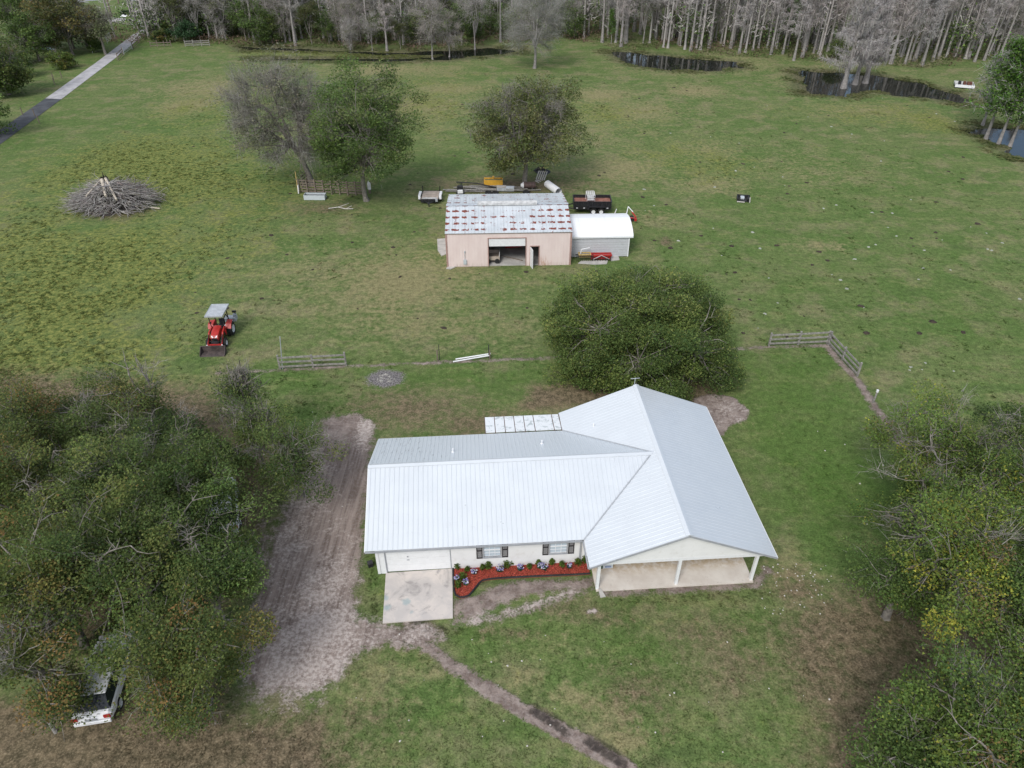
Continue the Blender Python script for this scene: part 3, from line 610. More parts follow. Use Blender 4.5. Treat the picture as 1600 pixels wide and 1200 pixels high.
# low scrub under the left and right woods
def scrub(name, pts, n, h, pal, seed, label, cat, ls=.09):
    r = np.random.default_rng(seed); P = np.array(PW(pts)); lo, hi = P.min(0), P.max(0); X = lo[0]+r.random(n*3)*(hi[0]-lo[0]); Y = lo[1]+r.random(n*3)*(hi[1]-lo[1])
    k = (poly_sd(P, X, Y) > 0) & (fbm(X, Y, 2.5, seed) > .42); X, Y = X[k][:n], Y[k][:n]; Z = np.abs(r.random(len(X)))*h*(fbm(X, Y, 3, seed+5)*1.6); Q = np.stack([X, Y, Z], 1)
    lv = leaves_np(Q, ls, r); ci = (fbm(X, Y, 2, seed+9)*len(pal)*.999).astype(int); col = np.array([p[0] for p in pal])[ci]*(1+r.normal(0, .2, (len(X), 1)))
    me = np_mesh(name, lv, [np.arange(len(lv)).reshape(-1, 3)], cols=np.clip(col, .01, 1)); return tag(link(name, me, M_leaf), label, cat, kind='stuff')
scrub('undergrowth', [(-60, 650), (250, 640), (400, 720), (380, 850), (300, 1000), (-60, 1060)], 60000, 1.6, OLIVE, 61, 'low dark undergrowth beneath the left wood', 'undergrowth')
scrub('undergrowth', [(1440, 650), (1640, 640), (1640, 930), (1560, 960), (1450, 880), (1400, 800)], 30000, 1.3, GREEN, 62, 'low green undergrowth beneath the right wood', 'undergrowth')
# ---- the wood beyond the ponds: shared meshes, individual trees
def cypress(seed, H=19, tr=.32, n=2600, low=.38, spread=2.2, col=(.36, .335, .32), green=0, moss=500):
    r = np.random.default_rng(seed); t = np.linspace(0, 1, 9); sx, sy = r.normal(0, .5, 2)
    pts = np.stack([sx*t**2, sy*t**2, t*H-.3], 1); rad = tr*(1-.85*t); rad[0] = tr*1.55; rad[1] = tr*1.0; lines = [(pts, rad)]; P = []; D = []; W_ = []
    nb = 44
    for i in range(nb):
        h = low+(1-low)*(i/nb)**.9; z = h*H; b = np.array([sx*h*h, sy*h*h, z]); L_ = spread*(1-.75*((h-low)/(1-low)))*(.6+.6*r.random()); a = r.random()*6.283
        d = np.array([math.cos(a), math.sin(a), r.uniform(.0, .55)]); c = curve(b, b+d*L_, r, .08, 4); lines.append((c, np.linspace(.05, .012, 4)))
        k = n//nb; q = r.random(k); p = b+np.outer(q, d*L_)+r.normal(0, .12, (k, 3)); dd = d*.45+r.normal(0, .42, (k, 3)); P.append(p); D.append(dd*(.7+.6*r.random((k, 1)))); W_.append(np.full(k, .028))
    P, D, W_ = np.concatenate(P), np.concatenate(D), np.concatenate(W_)
    idx = r.integers(0, len(P), moss); P = np.concatenate([P, P[idx]]); D = np.concatenate([D, np.stack([r.normal(0, .1, moss), r.normal(0, .1, moss), -r.uniform(.4, 1.4, moss)], 1)]); W_ = np.concatenate([W_, np.full(moss, .05)])
    V, Q = tubes_np(lines, 6); tm = np_mesh('trunk', V, [Q], smooth=True); tv = twig_ribbons(P, D, W_, r); f = np.arange(len(tv)).reshape(-1, 3)
    tw = np_mesh('twigs', tv, [f], cols=jit(r, len(f), col, .2, .03)); cm_ = None
    if green:
        idx = r.integers(0, len(P), green); q = P[idx]+D[idx]*r.random((green, 1))+r.normal(0, .25, (green, 3)); lv = leaves_np(q, .17, r); cm_ = np_mesh('crown', lv, [np.arange(len(lv)).reshape(-1, 3)], cols=jit(r, green, (.13, .235, .05), .25))
    return tm, cm_, tw
CYP = [cypress(300+i, 17+3*(i % 3), .27+.05*(i % 2), 2600, .3+.06*(i % 3), 2.0+.4*(i % 2), ((.4, .37, .36), (.34, .32, .3), (.42, .385, .375), (.37, .33, .315), (.38, .36, .35), (.33, .3, .28))[i]) for i in range(6)]
HARD = [make_tree(320+i, 11+2*(i % 3), 3, 3.2, 3.2, 5, [((.17, .18, .1), 3), ((.12, .15, .06), 2)], 60, 16 if i % 2 else 40, 1.0, .15, .2, .6, twigs=26, twlen=2.0, dead=3, shell=.25, barkc=((.27, .245, .225) if i % 2 else (.31, .29, .27)), low=-.9) for i in range(4)]
for m in HARD:   # thicken the far trees' twigs are built at reading size
    pass
GRN = [make_tree(340+i, 8+2.0*(i % 3), 2, 3.2, 3.0, 3.8, (OLIVE, GREEN, [((.1, .12, .045), 3), ((.13, .13, .06), 2)], GREEN)[i], 55, 95, .95, .16, .2, .15, twigs=10, twlen=1.2, dead=3, shell=.35, low=-.95) for i in range(4)]
BUSH = [make_tree(360+i, 3.2, .5, 2.2, 2.0, 1.5, (OLIVE, GREEN)[i], 30, 80, .6, .13, .08, .2, twigs=10, dead=1, shell=.3, low=-.6) for i in range(2)]
FRONT = np.array(PW([(270, 66), (320, 68), (400, 72), (480, 73), (560, 76), (640, 78), (720, 73), (800, 67), (880, 60), (965, 75), (1040, 82), (1115, 86), (1190, 90), (1290, 96), (1360, 100), (1440, 106), (1500, 100), (1600, 96), (1750, 100)]))
def front_y(x): return np.interp(x, FRONT[:, 0], FRONT[:, 1])
r = np.random.default_rng(99); cnt = 0; taken = []
LABC = {'c': 'bare pale-trunked cypress in the far wood beyond the ponds', 'h': 'bare twiggy grey tree in the far wood beyond the pasture', 'g': 'small green-leaved tree in the far wood beyond the pasture'}
for tries in range(6000):
    if cnt >= 285: break
    d = r.random()**1.35*36; Yb = 0; x = r.uniform(FRONT[0, 0]-3, 150)
    y = front_y(x)+d+1.2
    if abs(x) > .66*y+6: continue
    if any((x-a)**2+(y-b_)**2 < 2.5**2 for a, b_ in taken): continue
    px_ = 800+FPX*x/(y*cP+CAMH*sP)
    u = r.random(); cyp = np.clip((px_-820)/90, 0, 1)*.82+.05
    k = 'c' if u < cyp else ('g' if r.random() < (.52 if px_ < 860 else .4) else 'h')
    ms = (CYP if k == 'c' else GRN if k == 'g' else HARD)[r.integers(0, 6 if k == 'c' else 4)]
    sc = r.uniform(.8, 1.12)*(1 if k != 'g' else r.uniform(.55, 1.1)); taken.append((x, y)); cnt += 1
    t = place_tree(ms, (x, y), LABC[k], rz=r.uniform(0, 360), sc=sc, name={'c': 'cypress_tree', 'h': 'bare_tree', 'g': 'woodland_tree'}[k], group={'c': 'cypresses of the far wood', 'h': 'bare trees of the far wood', 'g': 'green trees of the far wood'}[k], bark=M_palebark if k != 'g' else M_bark)
# the deep wood behind them reads as one mass
def mass_wood(n, seed):
    r = np.random.default_rng(seed); V = []; Fq = []; P = []; D = []; o = 0; LP = []; LCc = []
    for i in range(n):
        x = r.uniform(-135, 190); y = front_y(x)+4+71*r.random()**1.2
        if abs(x) > .72*y+8: continue
        if x < -88 and y < 400: x += 40
        H = r.uniform(13, 20); h = np.array([0, .05, .5, 1]); pts = np.stack([x+r.normal(0, .3)*h, y+r.normal(0, .3)*h, h*H], 1); v, q = tubes_np([(pts, np.array([.4, .24, .16, .03]))], 5); V.append(v); Fq.append(q+o); o += len(v)
        k = 130; zz = r.uniform(.2, 1, k)*H; a = r.random(k)*6.283; rr = r.random(k)*2.6*(1.2-zz/H); p = np.stack([x+np.cos(a)*rr, y+np.sin(a)*rr, zz], 1); P.append(p); D.append(np.stack([np.cos(a)*.7, np.sin(a)*.7, r.uniform(-.5, 1.2, k)], 1)+r.normal(0, .35, (k, 3)))
        if r.random() < (.95 if x < 8 else .4): m = 190; LP.append(np.array([x, y, r.uniform(2, 6)])+r.normal(0, 1, (m, 3))*np.array([1.7, 1.7, 1.6])); LCc.append(jit(r, m, GREEN[r.integers(0, 3)][0], .2)*.75)
    V = np.concatenate(V); P = np.concatenate(P); D = np.concatenate(D); tv = twig_ribbons(P, D, np.full(len(P), .075), r); LP = np.concatenate(LP); LP[:, 2] = np.abs(LP[:, 2]); lv = leaves_np(LP, .26, r)
    m1 = len(V); m2 = m1+len(tv); Fq = np.concatenate(Fq)
    me = np_mesh('distant_wood', np.concatenate([V, tv, lv]), [Fq, np.arange(m1, m2).reshape(-1, 3), np.arange(m2, m2+len(lv)).reshape(-1, 3)], cols=np.concatenate([jit(r, len(Fq), (.36, .335, .315), .08, .01), jit(r, len(P), (.42, .39, .37), .2, .02), np.concatenate(LCc)]))
    return tag(link('distant_wood', me, M_twig), 'deep grey wood closing the view behind the front rows of cypresses', 'woods', kind='stuff')
mass_wood(900, 5)
def floor_scrub():
    r = np.random.default_rng(8); n = 70000; x = r.uniform(-100, 140, n); y = front_y(x)+r.random(n)**1.2*45-.8; k = (np.abs(x) < .68*y+6) & (fbm(x, y, 5, 3) > .42); x, y = x[k], y[k]
    z = np.abs(r.normal(0, 1, len(x)))*.7*fbm(x, y, 4, 12)*2; P = np.stack([x, y, z], 1); lv = leaves_np(P, .2, r); f = fbm(x, y, 7, 55)[:, None]
    col = np.where(f > .52, np.array([[.2, .14, .1]]), np.array([[.12, .145, .055]])); col = np.where(f < .42, np.array([[.22, .2, .12]]), col)*(1+r.normal(0, .2, (len(x), 1)))
    me = np_mesh('undergrowth', lv, [np.arange(len(lv)).reshape(-1, 3)], cols=np.clip(col, .01, 1)); tag(link('undergrowth', me, M_leaf), 'brown and green undergrowth on the floor of the far wood', 'undergrowth', kind='stuff')
floor_scrub()
# single trees on the pond margin
for (px, py, k, idx, sc, lab) in [
 (605, 80, 'c', 3, .8, 'pale feathery bare tree on the far bank, left of the water gap'), (548, 78, 'h', 0, .55, 'crooked pale sapling on the far bank beside the long pond'),
 (582, 79, 'h', 2, .5, 'small forked green-topped sapling on the far bank'), (676, 92, 'h', 1, .95, 'russet-grey bare tree rooted in the water of the long pond'),
 (702, 88, 'h', 3, .8, 'second bare tree standing in the long pond, close beside the russet one'), (742, 76, 'h', 2, .95, 'wide bare tree on the bank at the right end of the long pond'),
 (626, 77, 'g', 2, .5, 'small pale green tree on the far bank between bare saplings'), (462, 72, 'c', 1, .9, 'tall leaning pale trunk at the wood edge above the grassy islet'),
 (1240, 95, 'c', 0, .95, 'cypress at the bank above the blue water'), (1440, 104, 'c', 4, .62, 'short full grey cypress standing alone on the grass bank')]:
    ms = {'c': CYP, 'h': HARD, 'g': GRN}[k][idx]; place_tree(ms, g(px, py), lab, rz=px % 360, sc=sc, name='bank_tree', bark=M_palebark)
# the gnarled cypresses with legs in the blue pond
for i, (px, py, H, lab) in enumerate([(1318, 137, 15, 'moss-grey cypress with a swollen foot, left of the three in the blue pond'), (1336, 131, 13, 'middle one of the three moss-grey cypresses in the blue pond'), (1352, 129, 14.5, 'right one of the three moss-grey cypresses in the blue pond')]):
    ms = cypress(400+i, H, .42, 6500, .22, 4.6, (.38, .355, .345), moss=2600); place_tree(ms, g(px, py), lab, rz=i*100, name='cypress_tree', bark=M_palebark)
# green-needled cypresses at the right edge pond
for i, (px, py, H, lab) in enumerate([(1540, 217, 13, 'green feathery cypress, first at the left corner of the edge pond'), (1560, 225, 14, 'green feathery cypress standing in the edge pond, second from the left'), (1578, 228, 11, 'green feathery cypress standing in the edge pond, third from the left'), (1535, 196, 10, 'thin grey-stemmed cypress behind the green ones at the edge pond')]):
    ms = cypress(410+i, H, .22, 2200, .3, 3.4, (.34, .33, .31), green=7000 if i < 3 else 1200, moss=200); place_tree(ms, g(px, py), lab, rz=i*70, name='cypress_tree', bark=M_palebark)
# bright green saplings in the wood edge
for i, (px, py, sc, lab) in enumerate([(1230, 80, .8, 'bright green feathery cypress among the grey trunks'), (870, 60, .7, 'tall green tree at the wood edge right of the lone bare tree'), (955, 72, .45, 'small bright green bush tree at the foot of the grey trunks')]):
    ms = cypress(420+i, 15, .2, 900, .3, 2.4, green=5000, moss=0); place_tree(ms, g(px, py-4), lab, rz=50*i, sc=sc, name='green_cypress', bark=M_palebark)
# top left: hedge trees along the lane
TL = [(-5, 100, 5, 5., OLIVE, .25, 'tall grey-green tree at the far left edge beyond the lane'), (95, 28, 7, 7, [((.17, .17, .065), 3), ((.22, .18, .065), 2), ((.1, .13, .05), 3)], .15, 'big olive-gold tree beyond the lane at the upper left'),
 (50, 62, 4, 4.5, GREEN, .1, 'dark green tree over the little white pool by the lane'), (40, 20, 7, 7, GREEN, .15, 'green tree behind the olive-gold one at the top left corner'), (150, 36, 6, 3, [((.18, .21, .1), 3), ((.22, .22, .14), 2)], .5, 'slender half-bare tree standing by the pipe gate of the lane'),
 (105, 45, 4, 3.2, GREEN, .1, 'dark bushy tree beside the slender half-bare one'), (-60, 170, 4, 5, GREEN, .1, 'dark tree at the left edge above the asphalt bend')]
for i, (px, py, z, rad, pal, bare, lab) in enumerate(TL):
    c = g(px, py, z); ms = make_tree(500+i, z+rad*.9, 3, rad*.95, rad*.8, rad*.9, pal, int(rad*rad*2.6)+20, 130, 1.15, .2, .3, bare, twigs=20, twlen=1.8, dead=5, low=-.8, shell=.4); place_tree(ms, c, lab, name='hedge_tree')
for i, (px, py, rad, pal, lab) in enumerate([(98, 98, 2.2, [((.12, .17, .045), 3), ((.2, .19, .05), 1)], 'round yellow-green bush at the lane side'), (28, 108, 2.8, GREEN, 'dark green bush left of the round yellow-green one'), (0, 92, 4, AUTUMN, 'rust-tinged bush at the far left edge'), (-6, 138, 3.0, GREEN, 'wide dark bush above the asphalt part of the lane'), (148, 74, 1.8, GREEN, 'small bush at the foot of the pipe gate'),
    (278, 45, 3.2, OLIVE, 'olive bush at the right side of the lane end'), (290, 55, 3., [((.05, .1, .045), 3)], 'dark conical evergreen by the wood corner'), (252, 60, 1.8, AUTUMN, 'brown-leaved bush by the lane junction'), (292, 20, 3., OLIVE, 'green bush on the corner of the far road')]):
    ms = make_tree(520+i, rad*1.5, rad*.3, rad, rad*.9, rad*.8, pal, 36, 110, rad*.3, .17, .12, .1, twigs=12, dead=1, low=-.5, shell=.35); place_tree(ms, g(px, py, rad*.5), lab, name='bush', cat='bush')
# ------------------------------------------------------------ metal roofs and walls
def roofmat(name, c, rough, metal, stain=(.5, .52, .52), amt=.18, var=.03):
    t = NT(name); o = t.coord(); n = t.noise(o, .6, 5); f = t.noise(t.mapv(o, (1, 1, 1)), 7, 6, .7)
    a = t.mix(t.ss(n, .35, .65), tuple(x*(1-var) for x in c), c); a = t.mix(t.math('MULTIPLY', t.ss(f, .55, .75), amt), a, stain); st = t.noise(t.mapv(o, (.5, 5, 1)), 1.2, 6, .7); st2 = t.noise(t.mapv(o, (5, .5, 1)), 1.2, 6, .7)
    a = t.mix(t.math('MULTIPLY', t.math('MULTIPLY', t.ss(st, .5, .7), t.ss(st2, .45, .65)), .35), a, stain)
    t.col(a).rough(t.math('MULTIPLY_ADD', n, .3, rough-.12)).metal(metal)
    t.bump(t.noise(o, 1.6, 4), .22, .03); return t.m
M_roof = roofmat('white_ribbed_roof', (.66, .69, .715), .3, .22)
M_roof2 = roofmat('white_arched_roof', (.8, .81, .82), .4, .0, (.6, .58, .55), .2)
M_wall = mat('painted_house_wall', (.75, .745, .735), .7, var=.03, scale=1.2, dirt=(.5, .46, .41), dirt_amt=.25)
M_trim = mat('white_trim', (.76, .765, .77), .5, var=.03, dirt=(.5, .48, .45), dirt_amt=.2)
M_gutter = mat('grey_gutter', (.33, .34, .36), .5, var=.1)
M_shutter = mat('charcoal_shutter', (.04, .037, .04), .55, var=.12)
def ribs_slope(name, origin, sdir, tdir, poly, pitch, mat_, parent, rib=(.06, .03, .014), thick=.035, s0=0.):
    """a roof sheet lying in the plane origin + s*sdir + t*tdir, with raised ribs that run up the slope"""
    o, S_, T_ = Vector(origin), Vector(sdir).normalized(), Vector(tdir).normalized(); N = S_.cross(T_)
    if N.z < 0: N = -N
    P = lambda s, t, h=0: tuple(o+S_*s+T_*t+N*h)
    b = MB(); n = len(poly); b.add([P(s, t) for s, t in poly]+[P(s, t, -thick) for s, t in poly], [tuple(range(n)), tuple(range(2*n-1, n-1, -1))]+[(i, (i+1) % n, n+(i+1) % n, n+i) for i in range(n)])
    smin, smax = min(p[0] for p in poly), max(p[0] for p in poly); s = smin+s0+pitch*.5; bw, tw, h = rib
    while s < smax-.04:
        ts = []
        for i in range(n):
            a, c = poly[i], poly[(i+1) % n]
            if (a[0] > s) != (c[0] > s): ts.append(a[1]+(c[1]-a[1])*(s-a[0])/(c[0]-a[0]))
        ts.sort()
        for t0, t1 in zip(ts[::2], ts[1::2]):
            if t1-t0 < .15: continue
            t0 += .02; t1 -= .05
            vs = [P(s+x, t, z) for t in (t0, t1) for x, z in ((-bw/2, .002), (-tw/2, h), (tw/2, h), (bw/2, .002))]
            b.add(vs, [(0, 1, 2, 3), (7, 6, 5, 4), (0, 4, 5, 1), (1, 5, 6, 2), (2, 6, 7, 3)])
        s += pitch
    return b.build(name, mat_, parent)
# ------------------------------------------------------------ the house
H = thing('house', 'long white house with a ribbed white metal roof and front porch', 'house', (4.06, 24.5, 0), 4)
EZ, PT = 2.3, .416; Wd, Ln = 10.09, 13.1; RU = Wd/2; RZ = EZ+RU*PT
UL = -11.87; V0, V1 = 1.92, 11.24; VR = (V0+V1)/2; MZ = EZ+(VR-V0)*PT; UM = (MZ-EZ)/PT
cs = 1/math.sqrt(1+PT*PT); sl_ = math.sqrt(1+PT*PT)
q = sl_
o1 = ribs_slope('roof_slope', (0, 0, EZ), (0, 1, 0), (1, 0, PT), [(0, 0), (0, RU*q), (Ln, RU*q), (Ln, 0), (V1, 0), (VR, UM*q), (V0, 0)], .27, M_roof, H, rib=(.06, .03, .01)); o1['label'] = 'left slope of the porch wing roof'
o2 = ribs_slope('roof_slope', (Wd, 0, EZ), (0, 1, 0), (-1, 0, PT), [(0, 0), (0, RU*q), (Ln, RU*q), (Ln, 0)], .25, M_roof, H, rib=(.06, .03, .008)); o2['label'] = 'right bluish slope of the porch wing roof'
o3 = ribs_slope('roof_slope', (UL, V0, EZ), (1, 0, 0), (0, 1, PT), [(0, 0), (-UL, 0), (-UL+UM, UM*q), (0, UM*q)], .27, M_roof, H, rib=(.07, .035, .024)); o3['label'] = 'broad front slope of the main roof'
o4 = ribs_slope('roof_slope', (UL, V1, EZ), (1, 0, 0), (0, -1, PT), [(0, 0), (-UL, 0), (-UL+UM, UM*q), (0, UM*q)], .25, M_roof, H); o4['label'] = 'grey-blue rear slope of the main roof with dark scuffs'
t = NT('rear_roof'); o = t.coord(); f = t.noise(t.mapv(o, (7, .8, .8)), 1.4, 6, .7); sx = t.sepv(o)[0]
mask = t.math('MULTIPLY', t.ss(f, .56, .66), t.ss(sx, -5.5, -9.5)); t.col(t.mix(t.math('MULTIPLY', mask, .55), (.68, .72, .75), (.2, .21, .22))).rough(.34).metal(.15)
o4.data.materials[0] = t.m
def cap(name, a, b, w, drop, mt=M_roof, lift=.045):
    a, b = Vector(a), Vector(b); d = (b-a).normalized(); x = Vector((-d.y, d.x, 0)).normalized(); m = MB(); h = Vector((0, 0, lift))
    vs = []
    for p in (a, b): vs += [p+h-x*w-Vector((0, 0, drop)), p+h, p+h+x*w-Vector((0, 0, drop)), p+h-Vector((0, 0, .02))-x*w-Vector((0, 0, drop)), p+h-Vector((0, 0, .02)), p+h+x*w-Vector((0, 0, drop+.02))]
    m.add(vs, [(0, 1, 7, 6), (1, 2, 8, 7), (3, 9, 10, 4), (4, 10, 11, 5), (0, 3, 4, 1), (1, 4, 5, 2), (6, 7, 10, 9), (7, 8, 11, 10), (0, 6, 9, 3), (2, 5, 11, 8)]); return m.build(name, mt, H)
cap('ridge_cap', (RU, -.02, RZ), (RU, Ln+.02, RZ), .2, .2*PT); cap('ridge_cap', (UL-.02, VR, MZ), (UM+.1, VR, MZ), .17, .17*PT)
M_valley = mat('valley_flashing', (.42, .44, .46), .45, .2, var=.08)
for va, sg in ((V0, 1), (V1, -1)):
    a = Vector((.02, va, EZ+.02)); b_ = Vector((UM, VR, MZ+.02)); m = MB()
    for s0 in (-1, 1):
        pass
    # two narrow strips, one lying on each roof plane, meeting in the valley
    u1 = Vector((0, -sg*.09, 0)); u2 = Vector((-.09 if False else 0, 0, 0))
    p = [a, b_]; A = [v+Vector((0, -sg*.05, 0)) for v in p]; B = [v+Vector((-.05, 0, 0)) for v in p]
    m.add([A[0]+Vector((0, 0, .012)), p[0]+Vector((0, 0, .0)), p[1]+Vector((0, 0, .0)), A[1]+Vector((0, 0, .012))], [(0, 1, 2, 3)]); m.add([p[0], B[0]+Vector((0, 0, .012)), B[1]+Vector((0, 0, .012)), p[1]], [(0, 1, 2, 3)]); m.build('valley_flashing', M_valley, H)
# rake and eave trim
def fascia(pts, h=.14, w=.03, name='fascia', mt=M_gutter):
    m = MB()
    for a, b_ in zip(pts[:-1], pts[1:]): m.bar(Vector(a)-Vector((0, 0, h/2+.04)), Vector(b_)-Vector((0, 0, h/2+.04)), w, h)
    return m.build(name, mt, H)
fascia([(-.02, -.02, EZ), (RU, -.02, RZ), (Wd+.02, -.02, EZ)], .1); fascia([(-.02, Ln, EZ), (RU, Ln, RZ), (Wd+.02, Ln, EZ)])
fascia([(UL-.02, V0, EZ), (UL-.02, VR, MZ), (UL-.02, V1, EZ)], .12, mt=M_trim)
fascia([(UL, V0-.03, EZ), (-.03, V0-.03, EZ)], .1, .05, 'gutter'); fascia([(-.05, V0, EZ), (-.05, 0, EZ)], .1, .06, 'gutter'); fascia([(UL, V1+.03, EZ), (0, V1+.03, EZ)], .12, .05, 'gutter', M_trim); fascia([(Wd+.03, 0, EZ), (Wd+.03, Ln, EZ)], .12, .05, 'gutter', M_trim)
# walls (outer faces on v=2.28 front, u=-11.38 left)
WV, WU, Tw = 2.28, -11.38, .16; WH = 2.42
m = MB()
def wall_seg(m, u0, u1, z0, z1, v=WV): m.bb((u0, v, z0), (u1, v+Tw, z1))
wins = [(-5.47, -4.55, .93, 1.98), (-1.79, -.85, .93, 1.98)]; GD = (-10.92, -7.32, 2.12)
m2 = MB()
wall_seg(m, GD[0], GD[1], GD[2], WH); wall_seg(m, GD[1], wins[0][0], 0, WH)
for (a, b_, z0, z1) in wins: wall_seg(m, a, b_, 0, z0); wall_seg(m, a, b_, z1, WH)
wall_seg(m, wins[0][1], wins[1][0], 0, WH); wall_seg(m, wins[1][1], .45, 0, WH)
m.bb((WU, WV, 0), (GD[0], WV+.5, WH))
m.bb((WU, WV+.5, 0), (WU+Tw, V1-.36, WH)); m.prism([(WV+.1, WH), (V1-.45, WH), (VR, MZ-.12)], WU+.02, WU+.14, 0)
m.bb((WU+Tw, V1-.52, 0), (.5, V1-.36, WH))
m.bb((.45, WV, 0), (.61, Ln-.4, EZ+.1)); m.bb((.61, 3.05, 0), (9.4, 3.21, EZ+.25)); m.bb((9.24, 3.21, 0), (9.4, Ln-.4, EZ+.1)); m.bb((.61, Ln-.56, 0), (9.24, Ln-.4, EZ+.1))
m.prism([(.5, EZ+.1), (9.6, EZ+.1), (RU, RZ-.1)], Ln-.5, Ln-.4, 1)
m.build('wall', M_wall, H)
# the porch gable: horizontal boards
gb = []; nb = 9; zz = EZ-.02
y0 = .33; hgt = (RZ-.07-zz)
for i in range(nb):
    za, zb = zz+hgt*i/nb+.004, zz+hgt*(i+1)/nb; 
    ua = lambda z: max(.12, (z+.09-EZ)/PT) ; a0, a1 = ua(za), ua(zb)
    if a1 > RU-.03: a1 = RU-.03
    MB().add([(a0, y0, za), (Wd-a0, y0, za), (Wd-a1, y0+.008, zb), (a1, y0+.008, zb), (a0, y0+.05, za), (Wd-a0, y0+.05, za), (Wd-a1, y0+.05, zb), (a1, y0+.05, zb)], [(0, 1, 2, 3), (4, 7, 6, 5), (0, 4, 5, 1), (3, 2, 6, 7), (0, 3, 7, 4), (1, 5, 6, 2)]).build('gable_board', M_wall, H)
MB().bb((.3, y0-.01, EZ-.24), (9.72, y0+.13, EZ-.02)).build('porch_beam', M_trim, H)
MB().bb((.3, .36, EZ-.02), (9.8, 3.0, EZ+.02)).build('porch_ceiling', M_trim, H)
for u in (.62, 5.0, 9.22):
    p = MB().bb((u-.08, .33, .05), (u+.08, .49, EZ-.24)); p.build('porch_post', M_trim, H)
t = NT('porch_concrete'); o = t.coord(); n1 = t.noise(o, .7, 6, .6); n2 = t.noise(o, 3, 5, .7); vy = t.sepv(o)[1]
c = t.mix(t.ss(n1, .35, .65), (.56, .5, .44), (.66, .61, .55)); c = t.mix(t.math('MULTIPLY', t.math('MULTIPLY', t.ss(vy, .9, 2.1), t.ss(n2, .35, .6)), .75), c, (.38, .26, .12)); c = t.mix(t.math('MULTIPLY', t.ss(t.noise(o, 6, 6, .75), .58, .7), .5), c, (.3, .27, .24)); t.col(c).rough(.8); t.bump(n2, .15, .01)
MB().bb((.55, .22, -.1), (9.32, 3.05, .055)).build('porch_slab', t.m, H)
for i in range(7):
    pass
# garage door: four sections and a handle
for i in range(4):
    MB().bb((GD[0]+.03, WV+.05, .06+i*.515), (GD[1]-.03, WV+.09, .06+(i+1)*.515-.012)).build('door_section', M_trim, H)
MB().bb((GD[0], WV+.1, 0), (GD[1], WV+.13, GD[2])).build('door_backing', M_gutter, H)
MB().bb((-9.75, WV+.02, .95), (-9.6, WV+.05, .99)).bb((-9.72, WV+.02, 1.2), (-9.64, WV+.05, 1.28)).build('door_handle', M_gutter, H)
MB().bb((GD[0]-.02, WV-.02, .05), (GD[0]+.03, WV+.04, GD[2])).bb((GD[1]-.03, WV-.02, .05), (GD[1]+.02, WV+.04, GD[2])).build('door_frame', M_gutter, H)
MB().bb((WU-.03, WV-.05, .02), (WU+.13, WV-.002, WH)).bb((WU+.16, WV-.04, .02), (WU+.45, WV-.003, WH)).build('corner_board', M_trim, H)
# windows with muntins and shutters
t = NT('window_glass'); t.col((.5, .57, .63)).rough(.12); t.b.inputs['Specular IOR Level'].default_value = .8; M_wglass = t.m
for (a, b_, z0, z1) in wins:
    f = MB(); f.bb((a-.05, WV-.02, z0-.05), (b_+.05, WV+.03, z0)).bb((a-.05, WV-.02, z1), (b_+.05, WV+.03, z1+.05)).bb((a-.05, WV-.02, z0), (a, WV+.03, z1)).bb((b_, WV-.02, z0), (b_+.05, WV+.03, z1))
    fo = f.build('window', M_gutter, H)
    for i in range(3):
        for j in range(4):
            ua, ub = a+(b_-a)*i/3+.015, a+(b_-a)*(i+1)/3-.015; za, zb = z0+(z1-z0)*j/4+.015, z0+(z1-z0)*(j+1)/4-.015
            MB().bb((ua, WV+.035, za), (ub, WV+.045, zb)).build('pane', M_wglass, fo)
    mu = MB()
    for i in (1, 2): x = a+(b_-a)*i/3; mu.bb((x-.015, WV+.015, z0), (x+.015, WV+.05, z1))
    for j in (1, 3): z = z0+(z1-z0)*j/4; mu.bb((a, WV+.018, z-.012), (b_, WV+.052, z+.012))
    mu.bb((a, WV+.0, (z0+z1)/2-.03), (b_, WV+.055, (z0+z1)/2+.03)); mu.build('muntin', M_trim, fo)
    MB().bb((a, WV+.06, z0), (b_, WV+.07, z1)).build('window_backing', M_trim, fo)
    MB().bb((a-.06, WV-.06, z0-.09), (b_+.06, WV-.002, z0-.05)).build('sill', M_gutter, fo)
    for (s0, s1) in ((a-.42, a-.08), (b_+.08, b_+.42)):
        s = MB(); s.bb((s0, WV-.03, z0-.12), (s0+.05, WV-.003, z1+.07)).bb((s1-.05, WV-.03, z0-.12), (s1, WV-.003, z1+.07)).bb((s0, WV-.028, z0-.12), (s1, WV-.004, z0-.05)).bb((s0, WV-.028, z1), (s1, WV-.004, z1+.07)).bb((s0, WV-.028, 1.42), (s1, WV-.004, 1.49)); so = s.build('shutter', M_shutter, H)
        sl2 = MB(); z = z0-.03
        while z < z1-.03: sl2.box(((s0+s1)/2, WV-.015, z), (s1-s0-.1, .012, .05), rx=30); z += .055
        sl2.build('louvre', M_shutter, so)
# downspouts, vents
MB().bb((-.12, WV-.09, .1), (-.04, WV-.01, EZ-.1)).build('downspout', M_gutter, H)
def vent(u, v): z = EZ+min(v-V0, V1-v)*PT; MB().cyl((u, v, z-.05), (u, v, z+.28), .045, n=10).cyl((u, v, z-.02), (u, v, z+.05), .12, .05, 10).build('vent_pipe', M_trim, H)
vent(-7.05, VR+1.6); vent(-1.6, VR+2.35); 
MB().cyl((1.9, 10.6, EZ+1.9*PT-.05), (1.9, 10.6, EZ+1.9*PT+.2), .05).build('vent_pipe', M_trim, H)
MB().cyl((RU-.1, Ln, RZ-.3), (RU-.1, Ln, RZ+.55), .02).bar((RU-.4, Ln, RZ+.5), (RU+.2, Ln, RZ+.52), .03).build('aerial', M_galv, H)
